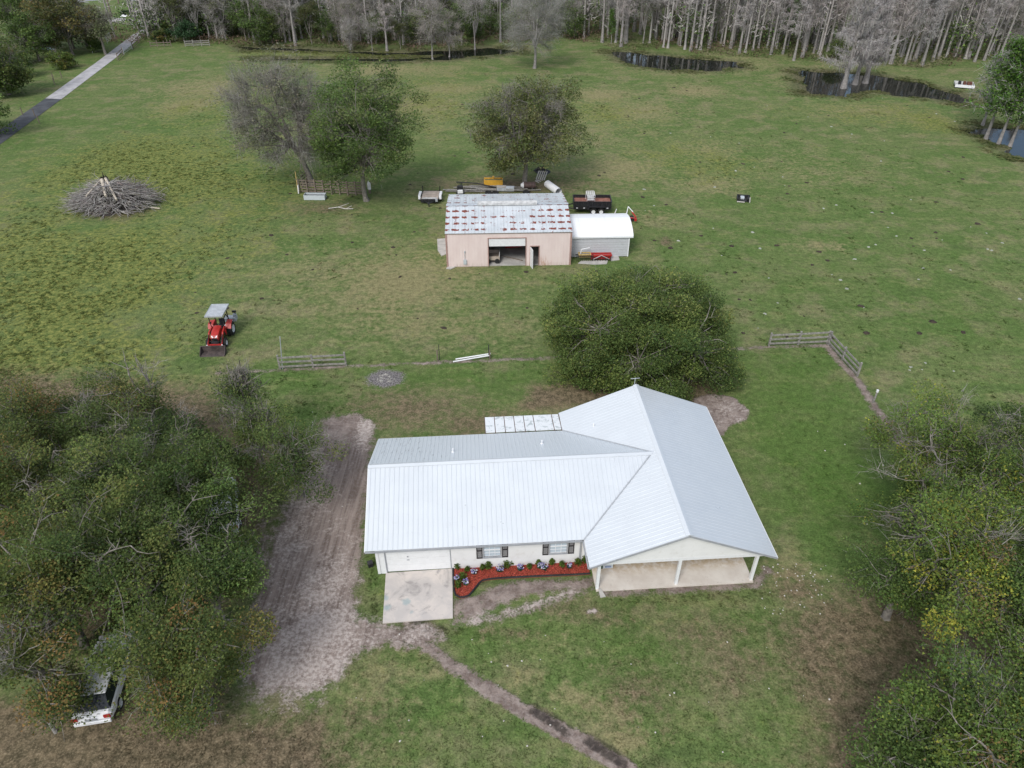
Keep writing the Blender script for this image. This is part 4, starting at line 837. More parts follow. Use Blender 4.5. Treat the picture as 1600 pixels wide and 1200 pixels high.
# rear lean-to: seven sheets with dark gaps
t = NT('aged_white_sheet'); o = t.coord(); n = t.noise(t.mapv(o, (2, 2, 2)), 1.3, 6, .7, dist=.6); t.col(t.mix(t.ss(n, .5, .64), (.72, .74, .75), (.42, .46, .46))).rough(.5); M_sheet = t.m
us = [-5.0, -4.35, -3.7, -3.05, -2.4, -1.75, -.5, -.02]
for a, b_ in zip(us[:-1], us[1:]): MB().add([(a+.025, V1+.1, 2.34), (b_-.025, V1+.1, 2.34), (b_-.025, Ln+.05, 2.16), (a+.025, Ln+.05, 2.16), (a+.025, V1+.1, 2.3), (b_-.025, V1+.1, 2.3), (b_-.025, Ln+.05, 2.12), (a+.025, Ln+.05, 2.12)], [(0, 1, 2, 3), (7, 6, 5, 4), (0, 4, 5, 1), (1, 5, 6, 2), (2, 6, 7, 3), (3, 7, 4, 0)]).build('lean_to_sheet', M_sheet, H)
m = MB()
for u in us: m.bar((u, V1, 2.3), (u, Ln+.05, 2.12), .05, .07)
m.bar((us[0], Ln, 2.06), (0, Ln, 2.06), .07, .1)
for u in (-4.95, -2.4, -.1): m.bar((u, Ln-.05, 0), (u, Ln-.05, 2.05), .08)
m.build('lean_to_frame', mat('brown_frame', (.12, .075, .06), .8, var=.2), H)
# concrete drive, splash block, bed
t = NT('drive_concrete'); o = t.coord(); n1 = t.noise(o, .9, 6, .62, dist=.5); n2 = t.noise(o, 4, 5, .7)
c = t.mix(t.ss(n1, .35, .6), (.6, .54, .49), (.5, .46, .43)); c = t.mix(t.math('MULTIPLY', t.ss(t.noise(t.mapv(o, loc=(5, 3, 0)), .75, 7, .7, dist=1.), .52, .68), .7), c, (.25, .23, .22))
def spot(cx_, cy_, r0, r1):
    v = t.n('ShaderNodeVectorMath', operation='DISTANCE'); t.l(o, v.inputs[0]); v.inputs[1].default_value = (cx_, cy_, 0); return t.ss(t.math('ADD', v.outputs['Value'], t.math('MULTIPLY', t.math('SUBTRACT', n2, .5), .35)), r1, r0)
dr = PW([(603, 896), (707, 889), (707.5, 966), (598, 974)])
w0 = g(635, 941); w1 = g(605, 950); w2 = g(643, 957); w3 = g(604, 935)
for w_, a, bb_ in ((w0, .12, .3), (w1, .05, .3), (w3, .02, .24), (w2, .0, .16)): c = t.mix(t.math('MULTIPLY', spot(w_[0], w_[1], a, bb_), .65), c, (.27, .36, .37))
t.col(c).rough(.85); t.bump(n2, .2, .01)
dv = [(p[0], p[1]) for p in dr][::-1]; tag(MB().prism([tuple(p) for p in dv], -.1, .045).build('concrete_driveway', t.m), kind='structure')
s = thing('splash_block', 'small grey splash block on the grass below the porch corner downspout', 'splash block', (*g(936, 921), 0), 12); MB().add([(-.1, -.55, 0), (.2, -.55, 0), (.1, 0, 0), (-.05, 0, 0), (-.1, -.55, .05), (.2, -.55, .05), (.1, 0, .09), (-.05, 0, .09)], [(3, 2, 1, 0), (4, 5, 6, 7), (0, 1, 5, 4), (1, 2, 6, 5), (2, 3, 7, 6), (3, 0, 4, 7)]).build('block', M_conc, s)
# mulch bed with black edging
bp = PW([(708, 889), (708.5, 912), (709.5, 924), (712, 931), (718, 934.5), (725, 934.5), (732, 932), (738, 926), (743, 919.5), (748, 913), (753.5, 908.5), (762, 906.5), (775, 905), (800, 903.5), (850, 901.2), (900, 899), (922, 897.5), (917.5, 877.5)])
bp = [tuple(p) for p in bp]; t = NT('red_mulch'); o = t.coord(); n = t.noise(o, 22, 4, .8); n3 = t.noise(o, 5, 3); t.col(t.mix(t.ss(n, .35, .65), (.16, .026, .02), t.mix(t.ss(n3, .35, .65), (.31, .058, .038), (.38, .085, .052)))).rough(.9); t.bump(n, .8, .03)
BD = thing('mulch_bed', 'red mulch flower bed with black edging along the house front wall', 'flower bed'); MB().prism(bp[::-1], -.05, .06).build('mulch', t.m, BD)
m = MB()
for a, b_ in zip(bp[:-2], bp[1:-1]): m.cyl((a[0], a[1], .09), (b_[0], b_[1], .09), .055, n=6)
for p in bp[:-1]: m.add([], [])
m.build('edging', M_black, BD)
def chips():
    r = np.random.default_rng(4); P = np.array(bp); lo, hi = P.min(0), P.max(0); X = lo[0]+r.random(16000)*(hi[0]-lo[0]); Y = lo[1]+r.random(16000)*(hi[1]-lo[1]); k = poly_sd(P, X, Y) > .08; X, Y = X[k][:6000], Y[k][:6000]
    lv = leaves_np(np.stack([X, Y, np.full(len(X), .075)], 1), .035, r, 1.2); me = np_mesh('mulch_chips', lv, [np.arange(len(lv)).reshape(-1, 3)], cols=jit(r, len(X), (.33, .065, .042), .35, .1)); o = link('mulch_chips', me, M_twig, BD); o['kind'] = 'stuff'
chips()
def shrub(px, py, h, rad, kind, lab):
    r = np.random.default_rng(int(px*7+py)); c = g(px, py); t_ = thing('bed_shrub' if kind == 'g' else 'flowering_plant', lab, 'shrub' if kind == 'g' else 'flowers', (c[0], c[1], .06)); n = 260
    a = r.random(n)*6.283; el = r.uniform(.25, 1.4, n); D = np.stack([np.cos(a)*np.cos(el), np.sin(a)*np.cos(el), np.sin(el)], 1); L_ = (.35+.65*r.random(n))[:, None]*np.array([rad, rad, h])
    lv = leaves_np(D*L_, .05, r, .3); pal = {'g': (.1, .15, .03), 'd': (.075, .12, .03), 'f': (.045, .1, .055)}[kind if kind != 'f' else 'f']; link('foliage', np_mesh('foliage', lv, [np.arange(len(lv)).reshape(-1, 3)], cols=jit(r, n, pal, .3)), M_leaf, t_)
    st = twig_ribbons(np.zeros((14, 3)), D[:14]*L_[:14], np.full(14, .01), r); link('stem', np_mesh('stem', st, [np.arange(len(st)).reshape(-1, 3)], cols=jit(r, 14, (.09, .08, .04))), M_twig, t_)
    if kind == 'f':
        n = 34; a = r.random(n)*6.283; q = r.random(n)**.5*rad*1.1; P = np.stack([np.cos(a)*q, np.sin(a)*q, h*(.8+.3*r.random(n))], 1); lv = leaves_np(P, .055, r, 2); cl = np.where(r.random((n, 1)) < .6, np.array([[.72, .72, .78]]), np.array([[.28, .24, .6]])); o = link('blossoms', np_mesh('blossoms', lv, [np.arange(len(lv)).reshape(-1, 3)], cols=cl), M_leaf, t_)
for px, py, h, rad, lab in [(715, 889, .5, .22, 'green shrub at the left end of the bed, against the wall by the garage door'), (730, 893, .35, .16, 'small sparse green shrub second along the wall'), (754, 891, .45, .17, 'narrow yellow-green shrub left of the first window'), (763, 889, .55, .26, 'bushy green shrub under the left half of the first window'), (791, 887, .55, .3, 'widest green shrub in the bed, right of the first window'), (800, 883, .55, .15, 'taller green sprig at the right side of the widest shrub'), (827, 889, .4, .16, 'small yellow-green shrub midway between the windows'), (841, 884, .45, .2, 'green shrub against the wall just before the second window'), (862, 883, .5, .18, 'green shrub under the second window'), (878, 886, .45, .2, 'light green shrub right below the right shutter of the second window'), (903, 883, .5, .26, 'green shrub near the right end of the bed'), (914, 880, .6, .26, 'dark green shrub at the right end of the bed by the gutter'), (723, 905, .5, .28, 'green shrub in the rounded left lobe of the bed, upper one'), (716, 918, .5, .24, 'bright green shrub in the rounded left lobe, lowest one')]:
    shrub(px, py, h, rad, 'g', lab)
for px, py, rad, lab in [(741, 897, .26, 'white flowers between the garage and the first window'), (781, 893, .3, 'largest white and violet flower clump, below the first window'), (813, 891, .28, 'white flower clump midway between the two windows'), (843, 888, .2, 'small violet-white flowers left of the second window'), (850, 890, .3, 'white and lilac flower clump just below the second window'), (889, 888, .22, 'bluish small flower clump right of the second window'), (714, 908, .2, 'pale blue flowers beside the driveway edge of the bed'), (728, 914, .26, 'white flowers in the rounded left lobe of the bed')]:
    shrub(px, py, .3, rad*.68, 'f', lab)
# ------------------------------------------------------------ the barn
K = thing('barn', 'pale pink metal barn with a rust-spotted grey gable roof', 'barn', (-6.4, 63.77, 0), 2)
BW, BDp, BE, BR = 12.2, 9.8, 3.62, 4.42
t = NT('pink_metal_wall'); o = t.coord(); n = t.noise(t.mapv(o, (1, 1, .35)), 1.2, 6, .6); f = t.noise(t.mapv(o, (6, 6, .6)), 1.5, 6, .7); sv = t.sepv(o)
c = t.mix(t.ss(n, .3, .7), (.7, .575, .545), (.76, .645, .61)); run = t.math('MULTIPLY', t.math('MULTIPLY', t.ss(sv[0], 8.8, 9.3), t.ss(sv[0], 10.6, 9.6)), t.math('MULTIPLY', t.ss(sv[2], 1.3, 0), t.ss(f, .42, .6))); c = t.mix(t.math('MULTIPLY', run, .9), c, (.42, .17, .06))
c = t.mix(t.math('MULTIPLY', t.math('MULTIPLY', t.ss(sv[2], .5, 0), t.ss(f, .4, .65)), .5), c, (.35, .27, .2)); t.col(c).rough(.55); M_pink = t.m
M_ptrim = mat('rosy_brown_trim', (.36, .23, .2), .6, var=.12)
t = NT('rust_spotted_roof'); o = t.coord(); sv = t.sepv(o); n = t.noise(o, .55, 4, .6); f = t.noise(o, 9, 5, .75); big = t.noise(t.mapv(o, loc=(3, 9, 0)), .8, 3)
def lines_(coord, pitch, ph, w0, w1):
    x = t.math('FRACT', t.math('ADD', t.math('DIVIDE', coord, pitch), ph)); return t.ss(t.math('ABSOLUTE', t.math('SUBTRACT', x, .5)), w1, w0)
rows = lines_(sv[1], 1.1, .1, .07, .24); seams = lines_(sv[0], .94, .5, .06, .2); dots = lines_(sv[0], .47, .0, .16, .4)
ends = t.math('MAXIMUM', t.ss(sv[0], 4.2, 1.2), t.ss(sv[0], 8.2, 10.4)); inner = t.math('MAXIMUM', t.math('MULTIPLY', ends, .55), t.math('MULTIPLY', t.ss(big, .45, .6), .38)); front = t.ss(sv[1], 6.3, 4.6, .45, 1)
a_ = t.math('MULTIPLY', rows, dots); b2 = t.math('MULTIPLY', seams, t.ss(f, .35, .6)); body = t.math('ADD', t.math('MULTIPLY', a_, .75), t.math('MULTIPLY', t.math('MULTIPLY', seams, rows), .7)); body = t.math('ADD', body, t.math('MULTIPLY', b2, .3))
blot = t.noise(t.mapv(o, loc=(7, 2, 0)), 1.7, 5, .75); rm = t.math('MULTIPLY', t.math('MULTIPLY', body, t.math('ADD', inner, .25)), front); rm = t.ss(t.math('ADD', rm, t.math('ADD', t.math('MULTIPLY', t.math('SUBTRACT', f, .5), .3), t.math('MULTIPLY', t.math('SUBTRACT', blot, .53), 3.2))), .26, .36); rm = t.math('MULTIPLY', rm, t.ss(body, .1, .26))
base = t.mix(t.ss(n, .35, .65), (.52, .55, .57), (.62, .65, .67)); base = t.mix(t.math('MULTIPLY', t.ss(f, .5, .75), .2), base, (.32, .33, .34)); t.col(t.mix(rm, base, t.mix(t.ss(f, .4, .6), (.12, .035, .028), (.3, .085, .055)))).rough(t.mix(rm, (.45,)*3, (.9,)*3)).metal(.1); M_brf = t.m
SP = (BR-BE)/(BDp/2); ql = math.sqrt(1+SP*SP)
for i in range(13):
    a, b_ = -.05+i*(BW+.1)/13, -.05+(i+1)*(BW+.1)/13-.012
    for (y_, sg) in ((-.15, 1), (BDp+.15, -1)):
        L_ = (BDp/2+.15)*ql; nm = ribs_slope('roof_sheet', (0, y_, BE-.15*SP), (1, 0, 0), (0, sg, SP), [(a, 0), (b_, 0), (b_, L_), (a, L_)], .31, M_brf, K, rib=(.06, .03, .03), s0=-.1)
m = MB(); m.add([(-.08, BDp/2-.22, BR+.02), (-.08, BDp/2, BR+.07), (-.08, BDp/2+.22, BR+.02), (BW+.08, BDp/2-.22, BR+.02), (BW+.08, BDp/2, BR+.07), (BW+.08, BDp/2+.22, BR+.02)], [(0, 1, 4, 3), (1, 2, 5, 4)]); m.build('ridge_cap', M_galv, K)
MB().prism([(BDp/2-.3, BR+.03), (BDp/2-.3, BR+.25), (BDp/2, BR+.38), (BDp/2+.3, BR+.25), (BDp/2+.3, BR+.03)], 3.1, 9.1, 0).build('ridge_vent', M_rail, K)
# front wall around the two openings
DO = (4.12, 7.74, 2.95); PO = (8.22, 9.03, 2.06)
def ribwall(m, x0, x1, z0, z1, y=0):
    m.bb((x0, y, z0), (x1, y+.08, z1)); x = math.ceil(x0/.3)*.3+.02
    while x < x1-.05: m.bb((x-.03, y-.022, z0+.003), (x+.03, y-.001, z1-.003)); x += .3
m = MB(); ribwall(m, 0, DO[0], 0, BE-.02); ribwall(m, DO[0], DO[1], DO[2], BE-.02); ribwall(m, DO[1], PO[0], 0, BE-.02); ribwall(m, PO[0], PO[1], PO[2], BE-.02); ribwall(m, PO[1], BW, 0, BE-.02)
m.bb((0, BDp-.08, 0), (BW, BDp, BE-.02)); m.bb((0, .08, 0), (.08, BDp-.08, BE-.02)); m.bb((BW-.08, .08, 0), (BW, BDp-.08, BE-.02))
for x in (0.02, BW-.1): m.prism([(.05, BE-.02), (BDp-.05, BE-.02), (BDp/2, BR-.05)], x, x+.08, 0)
m.build('wall', M_pink, K)
m = MB(); m.bb((-.04, -.05, 0), (.12, .0, BE-.03)).bb((BW-.12, -.05, 0), (BW+.04, .0, BE-.03)).bb((0, -.06, BE-.14), (BW, -.03, BE-.03)); m.build('corner_trim', M_ptrim, K)
m = MB()
for (a, b_, z) in (DO, PO): m.bb((a-.08, -.045, 0), (a, .09, z+.08)).bb((b_, -.045, 0), (b_+.08, .09, z+.08)).bb((a, -.045, z), (b_, .09, z+.08))
m.build('door_frame', M_ptrim, K)
rd_ = thing  # roller door pulled part way: visible slats
for i in range(5): MB().bb((DO[0]+.03, .02, 2.12+i*.166), (DO[1]-.03, .06, 2.12+(i+1)*.166-.01)).build('roller_slat', M_white, K)
pd = MB().box((.0, -.42, 1.02), (.045, .84, 2.02)); pdo = pd.build('open_door', M_white, K); pdo.location = (PO[0]-.02, -.03, 0); pdo.rotation_euler = (0, 0, R(14)); MB().box((.035, -.74, 1.0), (.04, .1, .04)).build('handle', M_dark, pdo)
MB().bb((.1, .1, -.05), (BW-.1, BDp-.1, .05)).build('floor_slab', M_conc, K)
MB().bb((1.62, -.15, .3), (1.92, -.03, .78)).build('meter_box', M_plastic, K); MB().cyl((1.77, -.07, .78), (1.77, -.07, 1.55), .025).bb((1.72, -.1, 1.5), (1.84, -.03, 1.7)).build('conduit', M_galv, K)
# things inside and at the barn mouth
def kw(x, y): a = R(2); return (-6.4+x*math.cos(a)-y*math.sin(a), 63.77+x*math.sin(a)+y*math.cos(a))
t_ = thing('utility_cart', 'cream open cart just inside the left of the barn doorway', 'cart', (*kw(4.5, 1.3), .05), 2)
MB().bb((-.7, -.8, .35), (.7, .8, .42)).bb((-.7, -.8, .42), (.7, -.75, .75)).bb((.65, -.75, .42), (.7, .8, .75)).bb((-.7, .75, .42), (.65, .8, .75)).build('bed', M_ply, t_); MB().bar((.68, -.78, .75), (.68, -.78, 1.1), .04).bar((.68, -.78, 1.08), (.68, .4, 1.08), .04).build('rail', M_white, t_)
for s_ in (-.45, .45): MB().ring((s_, -.82, .25), (0, 1, 0), .25, .16, [(0, -.5), (.6, -.5), (1, -.4), (1, .4), (.6, .5), (0, .5)], 16).build('wheel', M_tyre, t_)
t_ = thing('tool_chest', 'red chest in the shadows at the right of the barn interior', 'tool chest', (*kw(6.7, 4.2), .05), 10); MB().bb((-.9, -.35, .08), (.9, .35, .8)).build('body', M_red, t_, .02)
for i in range(3): MB().bb((-.85, -.375, .13+i*.22), (.85, -.352, .31+i*.22)).build('drawer', M_red, t_)
t_ = thing('lumber_board', 'long dark board lying across the barn floor', 'board', (*kw(6.4, 1.4), .06), -20); MB().bar((-1.3, .3, .04), (1.2, 0, .04), .1, .05).build('board', M_brownwood, t_)
t_ = thing('workbench', 'grey workbench against the rear inside the barn', 'workbench', (*kw(6, 8), .05), 0); MB().bb((-1.8, -.4, .85), (1.8, .4, .92)).build('top', M_wood, t_)
for x in (-1.7, 1.7): MB().bb((x-.05, -.35, 0), (x+.05, .35, .85)).build('leg', M_wood, t_)
# broken slabs around the barn
for i, (pp, lab) in enumerate([([(683, 374), (696, 373), (698, 397), (690, 400), (684, 392)], 'broken concrete slab against the left side wall of the barn'), ([(700, 417), (712, 417), (704, 421), (697, 420)], 'small concrete piece at the front left barn corner'), ([(903, 412), (908, 408), (950, 407), (948, 413), (930, 414)], 'thin concrete pad in front of the harrows'), ([(952, 402), (966, 400), (968, 406), (955, 408)], 'grey concrete pad right of the red disc harrow')]):
    pw = [tuple(p) for p in PW(pp)]; mm = MB().prism(pw, -.03, .05).build('concrete_slab', M_conc); tag(mm, lab, 'slab')
# ------------------------------------------------------------ the arched carport
Q = thing('carport', 'low white metal shed with a rounded roof beside the barn', 'shed', (5.95, 65.9, 0), 2)
prof = [(-.12, 2.1), (-.12, 2.26), (.05, 2.42), (.5, 2.68), (1.1, 2.88), (1.8, 3.03), (2.6, 3.12), (3.4, 3.03), (4.1, 2.88), (4.7, 2.68), (5.15, 2.42), (5.32, 2.26), (5.32, 2.1)]
XL = 6.15
for i in range(len(prof)-1):
    pass
nsh = 7
for j in range(nsh):
    x0, x1 = .02+XL*j/nsh, .02+XL*(j+1)/nsh-.006; m = MB(); k = len(prof); vs = [(x0, y, z) for y, z in prof]+[(x1, y, z) for y, z in prof]+[(x0, y*.99+.026, z-.03) for y, z in prof]+[(x1, y*.99+.026, z-.03) for y, z in prof]
    fs = [(i, i+1, k+i+1, k+i) for i in range(k-1)]+[(2*k+i, 3*k+i, 3*k+i+1, 2*k+i+1) for i in range(k-1)]+[(i, 2*k+i, 2*k+i+1, i+1) for i in range(k-1)]+[(k+i, k+i+1, 3*k+i+1, 3*k+i) for i in range(k-1)]
    m.add(vs, fs).build('roof_sheet', M_roof2, Q)
M_cwall = mat('pale_grey_siding', (.52, .53, .55), .5, var=.04, dirt=(.35, .33, .3))
for i in range(8):
    z0, z1 = .03+i*.27, .03+(i+1)*.27-.012
    MB().bb((.02, .02, z0), (XL-.4, .06, z1)).bb((.02, .0, z1-.05), (XL-.4, .02, z1)).build('siding_sheet', M_cwall, Q)
MB().bb((XL-.4, .0, 0), (XL-.3, .1, 2.2)).build('corner_post', M_white, Q)
m = MB(); m.bb((XL-.42, .1, 0), (XL-.36, 5.15, 2.3)); m.bb((.05, 5.1, 0), (XL-.42, 5.16, 2.3)); m.build('side_wall', M_cwall, Q)
MB().prism([(p[0]*.96+.1, p[1]-.06) for p in prof[1:-1]]+[(5.1, 2.2), (.1, 2.2)], XL-.4, XL-.36, 0).build('gable_wall', M_cwall, Q)
# ------------------------------------------------------------ wheels, used by all vehicles
def wheel(parent, c, rad, w, rim=None, ax=(1, 0, 0), lugs=0, rr=.58):
    wo = MB().ring(c, ax, rad, w, [(rr, -.5), (.9, -.5), (1, -.36), (1, .36), (.9, .5), (rr, .5)], 24)
    c = Vector(c); axv = Vector(ax).normalized(); x = Vector((0, 0, 1)); y = axv.cross(x)
    for i in range(lugs):
        t_ = 2*math.pi*i/lugs; e = x*math.cos(t_)+y*math.sin(t_); tn = axv.cross(e)
        for sg in (-1, 1): wo.bar(c+e*rad*1.02+axv*sg*w*.45+tn*.05*sg, c+e*rad*1.02+axv*sg*.02, .05, .05, up=e)
    o = wo.build('wheel', M_tyre, parent)
    MB().ring(c, ax, rad*rr, w, [(0, -.3), (.5, -.3), (.85, -.38), (1.02, -.5), (1.02, .5), (.85, .38), (.5, .3), (0, .3)], 20).cyl(c-axv*w*.42, c+axv*w*.42, rad*.16).build('rim', rim or M_rim, o); return o
# ------------------------------------------------------------ the tractor (faces the camera: forward is -y)
T = thing('tractor', 'red compact tractor with front loader bucket and grey sun canopy in the pasture', 'tractor', (-24.38, 51.2, 0), 3)
for s in (-1, 1):
    wheel(T, (s*.72, 0, .58), .58, .36, lugs=16); wheel(T, (s*.66, -1.85, .36), .36, .27, lugs=14)
    MB().add([(s*.5, .55, 1.16), (s*.95, .55, 1.1), (s*.95, .2, 1.3), (s*.5, .2, 1.34), (s*.5, -.35, 1.28), (s*.95, -.35, 1.24), (s*.5, -.62, .95), (s*.95, -.62, .92), (s*.5, .2, .7), (s*.5, -.55, .6)], [(0, 1, 2, 3), (3, 2, 5, 4), (4, 5, 7, 6), (0, 3, 8), (3, 4, 9, 8), (4, 6, 9)]).build('fender', M_red, T)
    m = MB(); m.bar((s*.5, -.75, 1.2), (s*.55, -1.5, 1.12), .1, .14).bar((s*.55, -1.5, 1.12), (s*.56, -2.35, .45), .1, .13).bar((s*.56, -2.35, .45), (s*.56, -2.75, .3), .1, .12).bar((s*.5, -.8, .5), (s*.5, -.75, 1.25), .12, .12); m.build('loader_arm', M_red, T)
    MB().cyl((s*.5, -.85, .6), (s*.55, -1.5, 1.0), .035).cyl((s*.56, -1.7, 1.05), (s*.56, -2.5, .62), .03).build('hydraulic_ram', M_dark, T)
    MB().bb((s*.72-.035, -.05, .9), (s*.72+.035, .05, 1.3)).build('light_bracket', M_dark, T)
m = MB(); m.bb((-.22, -2.0, .45), (.22, .4, .8)).bb((-.6, -1.92, .3), (.6, -1.78, .42)).bb((-.5, -.1, .45), (.5, .1, .7)).bb((-.3, -2.25, .45), (.3, -2.0, .62)); m.build('chassis', M_dark, T)
hp = [(-2.1, .72), (-2.14, .95), (-2.0, 1.14), (-1.5, 1.3), (-.85, 1.38), (-.78, 1.2), (-.78, .72)]
h = MB(); k = len(hp); secs = [(-.3, .96), (-.24, 1.), (-.1, 1.03), (.1, 1.03), (.24, 1.), (.3, .96)]
vs = [(x, y, .72+(z-.72)*f) for x, f in secs for y, z in hp]; fs = [tuple(range(k-1, -1, -1)), tuple(range(5*k, 6*k))]+[(a*k+i, a*k+(i+1) % k, (a+1)*k+(i+1) % k, (a+1)*k+i) for a in range(5) for i in range(k)]
hd = h.add(vs, fs).build('hood', M_red, T)
g1 = MB().add([(-.24, -2.15, .74), (.24, -2.15, .74), (.24, -2.165, .96), (-.24, -2.165, .96)], [(0, 1, 2, 3)]).build('grille', M_black, hd)
for s in (-1, 1): MB().add([(s*.06, -2.15, .98), (s*.2, -2.12, 1.0), (s*.26, -2.03, 1.13), (s*.18, -2.02, 1.13), (s*.06, -2.13, 1.03)], [(0, 1, 2, 3, 4)]).build('headlight', M_white, hd)
MB().bb((-.62, -2.42, .42), (.62, -2.32, .52)).build('cross_tube', M_red, T)
for s in (-1, 1): MB().bb((s*.6-.06, -2.47, .38), (s*.6+.06, -2.42, .52)).build('lamp', M_white, T)
m = MB(); bx0, bx1, by = -.98, .98, -2.82
m.add([(bx0, by, .62), (bx1, by, .62), (bx1, by+.02, .12), (bx0, by+.02, .12), (bx1, by-.62, .03), (bx0, by-.62, .03)], [(0, 1, 2, 3), (3, 2, 4, 5)])
m.add([(bx0, by+.03, .62), (bx1, by+.03, .62), (bx1, by+.05, .1), (bx0, by+.05, .1), (bx1, by-.62, .0), (bx0, by-.62, .0)], [(3, 2, 1, 0), (5, 4, 2, 3)])
for s in (bx0, bx1): m.prism([(by+.05, .62), (by-.1, .62), (by-.62, .12), (by-.62, 0), (by+.05, .1)], s-.02, s+.02, 0)
m.bar((bx0, by-.6, .04), (bx1, by-.6, .04), .12, .02).bar((bx0, by-.02, .64), (bx1, by-.02, .64), .08, .05); m.build('bucket', mat('dark_worn_bucket', (.075, .06, .057), .7, var=.35, dirt=(.2, .14, .11)), T)
m = MB(); m.bb((-.5, -.75, .62), (.5, .1, .68)); m.build('floor_plate', M_dark, T)
MB().bb((-.24, -.12, .85), (.24, .3, .98)).bb((-.24, .26, .95), (.24, .36, 1.4)).build('seat', M_seat, T, .03)
MB().cyl((0, -.72, 1.0), (0, -.5, 1.3), .025).ring((0, -.47, 1.33), (0, .55, .83), .19, .03, [(.88, 0), (1, .5), (1.1, 0), (1, -.5), (.88, 0)], 16).build('steering_wheel', M_black, T)
MB().bb((-.28, -.85, .8), (.28, -.7, 1.36)).build('dashboard', M_black, T)
MB().bar((.3, -.2, .7), (.34, -.28, 1.25), .03).bar((.38, -.1, .7), (.42, -.1, 1.15), .03).build('lever', M_dark, T)
m = MB()
for s in (-1, 1): m.bar((s*.55, .42, .7), (s*.55, .35, 2.38), .06).bar((s*.52, -.78, .8), (s*.54, -.85, 2.38), .05)
m.bar((-.55, .35, 2.36), (.55, .35, 2.36), .06).bar((-.54, -.85, 2.36), (.54, -.85, 2.36), .05); m.build('roll_bar', M_black, T)
m = MB().bb((-.7, -1.15, 2.4), (.7, .85, 2.44)).bb((-.72, -1.17, 2.35), (.72, -1.13, 2.46)).bb((-.72, .83, 2.35), (.72, .87, 2.46)).bb((-.72, -1.13, 2.35), (-.69, .83, 2.46)).bb((.69, -1.13, 2.35), (.72, .83, 2.46)); m.build('canopy', mat('grey_canopy', (.4, .42, .44), .5, var=.12, dirt=(.27, .28, .29)), T)
m = MB()
for s in (-1, 1): m.bar((s*.3, .5, .45), (s*.4, 1.25, .5), .06).bar((s*.35, .5, .9), (s*.4, 1.25, .55), .04)
m.bar((0, .45, 1.05), (0, 1.3, 1.2), .05).bar((-.4, 1.3, .3), (0, 1.35, 1.2), .06).bar((.4, 1.3, .3), (0, 1.35, 1.2), .06); m.build('hitch', M_dark, T)
MB().bb((-.1, 1.1, .55), (.85, 1.7, .9)).box((.75, 1.4, 1.0), (.3, .3, .35), rz=20).build('rear_implement', mat('pale_grey_paint', (.42, .45, .48), .5, var=.2, dirt=(.2, .18, .16)), T, .03)
MB().bar((.8, 1.3, .9), (.85, 1.4, 1.45), .06).bb((.62, 1.28, 1.35), (.95, 1.42, 1.5)).build('implement_stand', M_black, T)
MB().bb((.42, -.55, .95), (.48, -.2, 1.15)).build('document_case', M_white, T)
MB().cyl((-.62, -.6, 1.5), (-.62, -.56, 1.5), .09).build('mirror', M_black, T)
# ------------------------------------------------------------ flatbed trailer left of the barn
U = thing('utility_trailer', 'small flatbed trailer with white fenders and plywood deck left of the barn', 'trailer', (*g(673, 313), 0), 0)
MB().bb((-1.0, -1.1, .52), (1.0, 1.5, .58)).build('deck', M_ply, U)
m = MB().bb((-1.02, -1.16, .4), (1.02, -1.1, .6)).bb((-1.02, 1.5, .4), (1.02, 1.56, .6)).bb((-1.06, -1.1, .4), (-1.0, 1.5, .66)).bb((1.0, -1.1, .4), (1.06, 1.5, .66)).bb((-1.02, -1.22, .2), (1.02, -1.17, .62)).bar((-.6, -1.2, .4), (0, -2.1, .4), .08).bar((.6, -1.2, .4), (0, -2.1, .4), .08); m.build('frame', M_black, U)
MB().bb((-.85, -1.05, .585), (.85, -.7, .63)).build('deck_board', M_rail, U)
for s in (-1, 1):
    MB().prism([(-.8, .45), (-.75, .85), (.75, .85), (.8, .45), (.72, .45), (.68, .8), (-.68, .8), (-.72, .45)], s*1.08, s*1.36, 0).build('fender', M_white, U)
    wheel(U, (s*1.24, 0, .36), .36, .22); MB().bar((s*1.0, 1.35, .6), (s*1.05, 1.4, 1.25), .08).build('stake', M_black, U)
MB().bb((.7, -1.32, .35), (.95, -1.22, .62)).build('tail_lamp', M_galv, U); MB().cyl((0, -2.1, .0), (0, -2.1, .55), .05).bb((-.1, -2.2, .35), (.1, -2.0, .48)).build('hitch_jack', M_dark, U)
# ------------------------------------------------------------ black dump trailer behind the carport
D = thing('dump_trailer', 'black high-sided tandem trailer with a rusty floor behind the white carport', 'trailer', (9.15, 78.1, 0), -1)
MB().bb((-2.1, -.95, .62), (2.1, 1.0, 1.12)).build('bed_floor', mat('rusted_trailer_floor', (.26, .12, .09), .9, var=.3, scale=2, dirt=(.12, .06, .045)), D)
m = MB().bb((-2.15, -1.02, .62), (2.15, -.97, 1.45)).bb((-2.15, 1.0, .62), (2.15, 1.05, 1.45)).bb((-2.15, -.97, .62), (-2.1, 1.0, 1.45)).bb((2.1, -.97, .62), (2.15, 1.0, 1.45)); m.bb((-2.17, -1.06, 1.4), (2.17, -.96, 1.47)).bb((-2.17, .98, 1.4), (2.17, 1.08, 1.47)).bb((-2.18, -.96, 1.4), (-2.08, .98, 1.47)).bb((2.08, -.96, 1.4), (2.18, .98, 1.47)); m.build('side_panel', M_black, D)
for i in range(9): x = -2.1+i*.525; MB().bb((x-.03, -1.09, .6), (x+.03, -1.03, 1.4)).build('side_post', M_dark, D)
MB().bb((-2.1, -.9, .45), (2.1, -.75, .6)).bb((-2.1, .8, .45), (2.1, .95, .6)).bar((-2.1, -.8, .5), (-3.3, 0, .5), .1).bar((-2.1, .8, .5), (-3.3, 0, .5), .1).build('frame', M_dark, D)
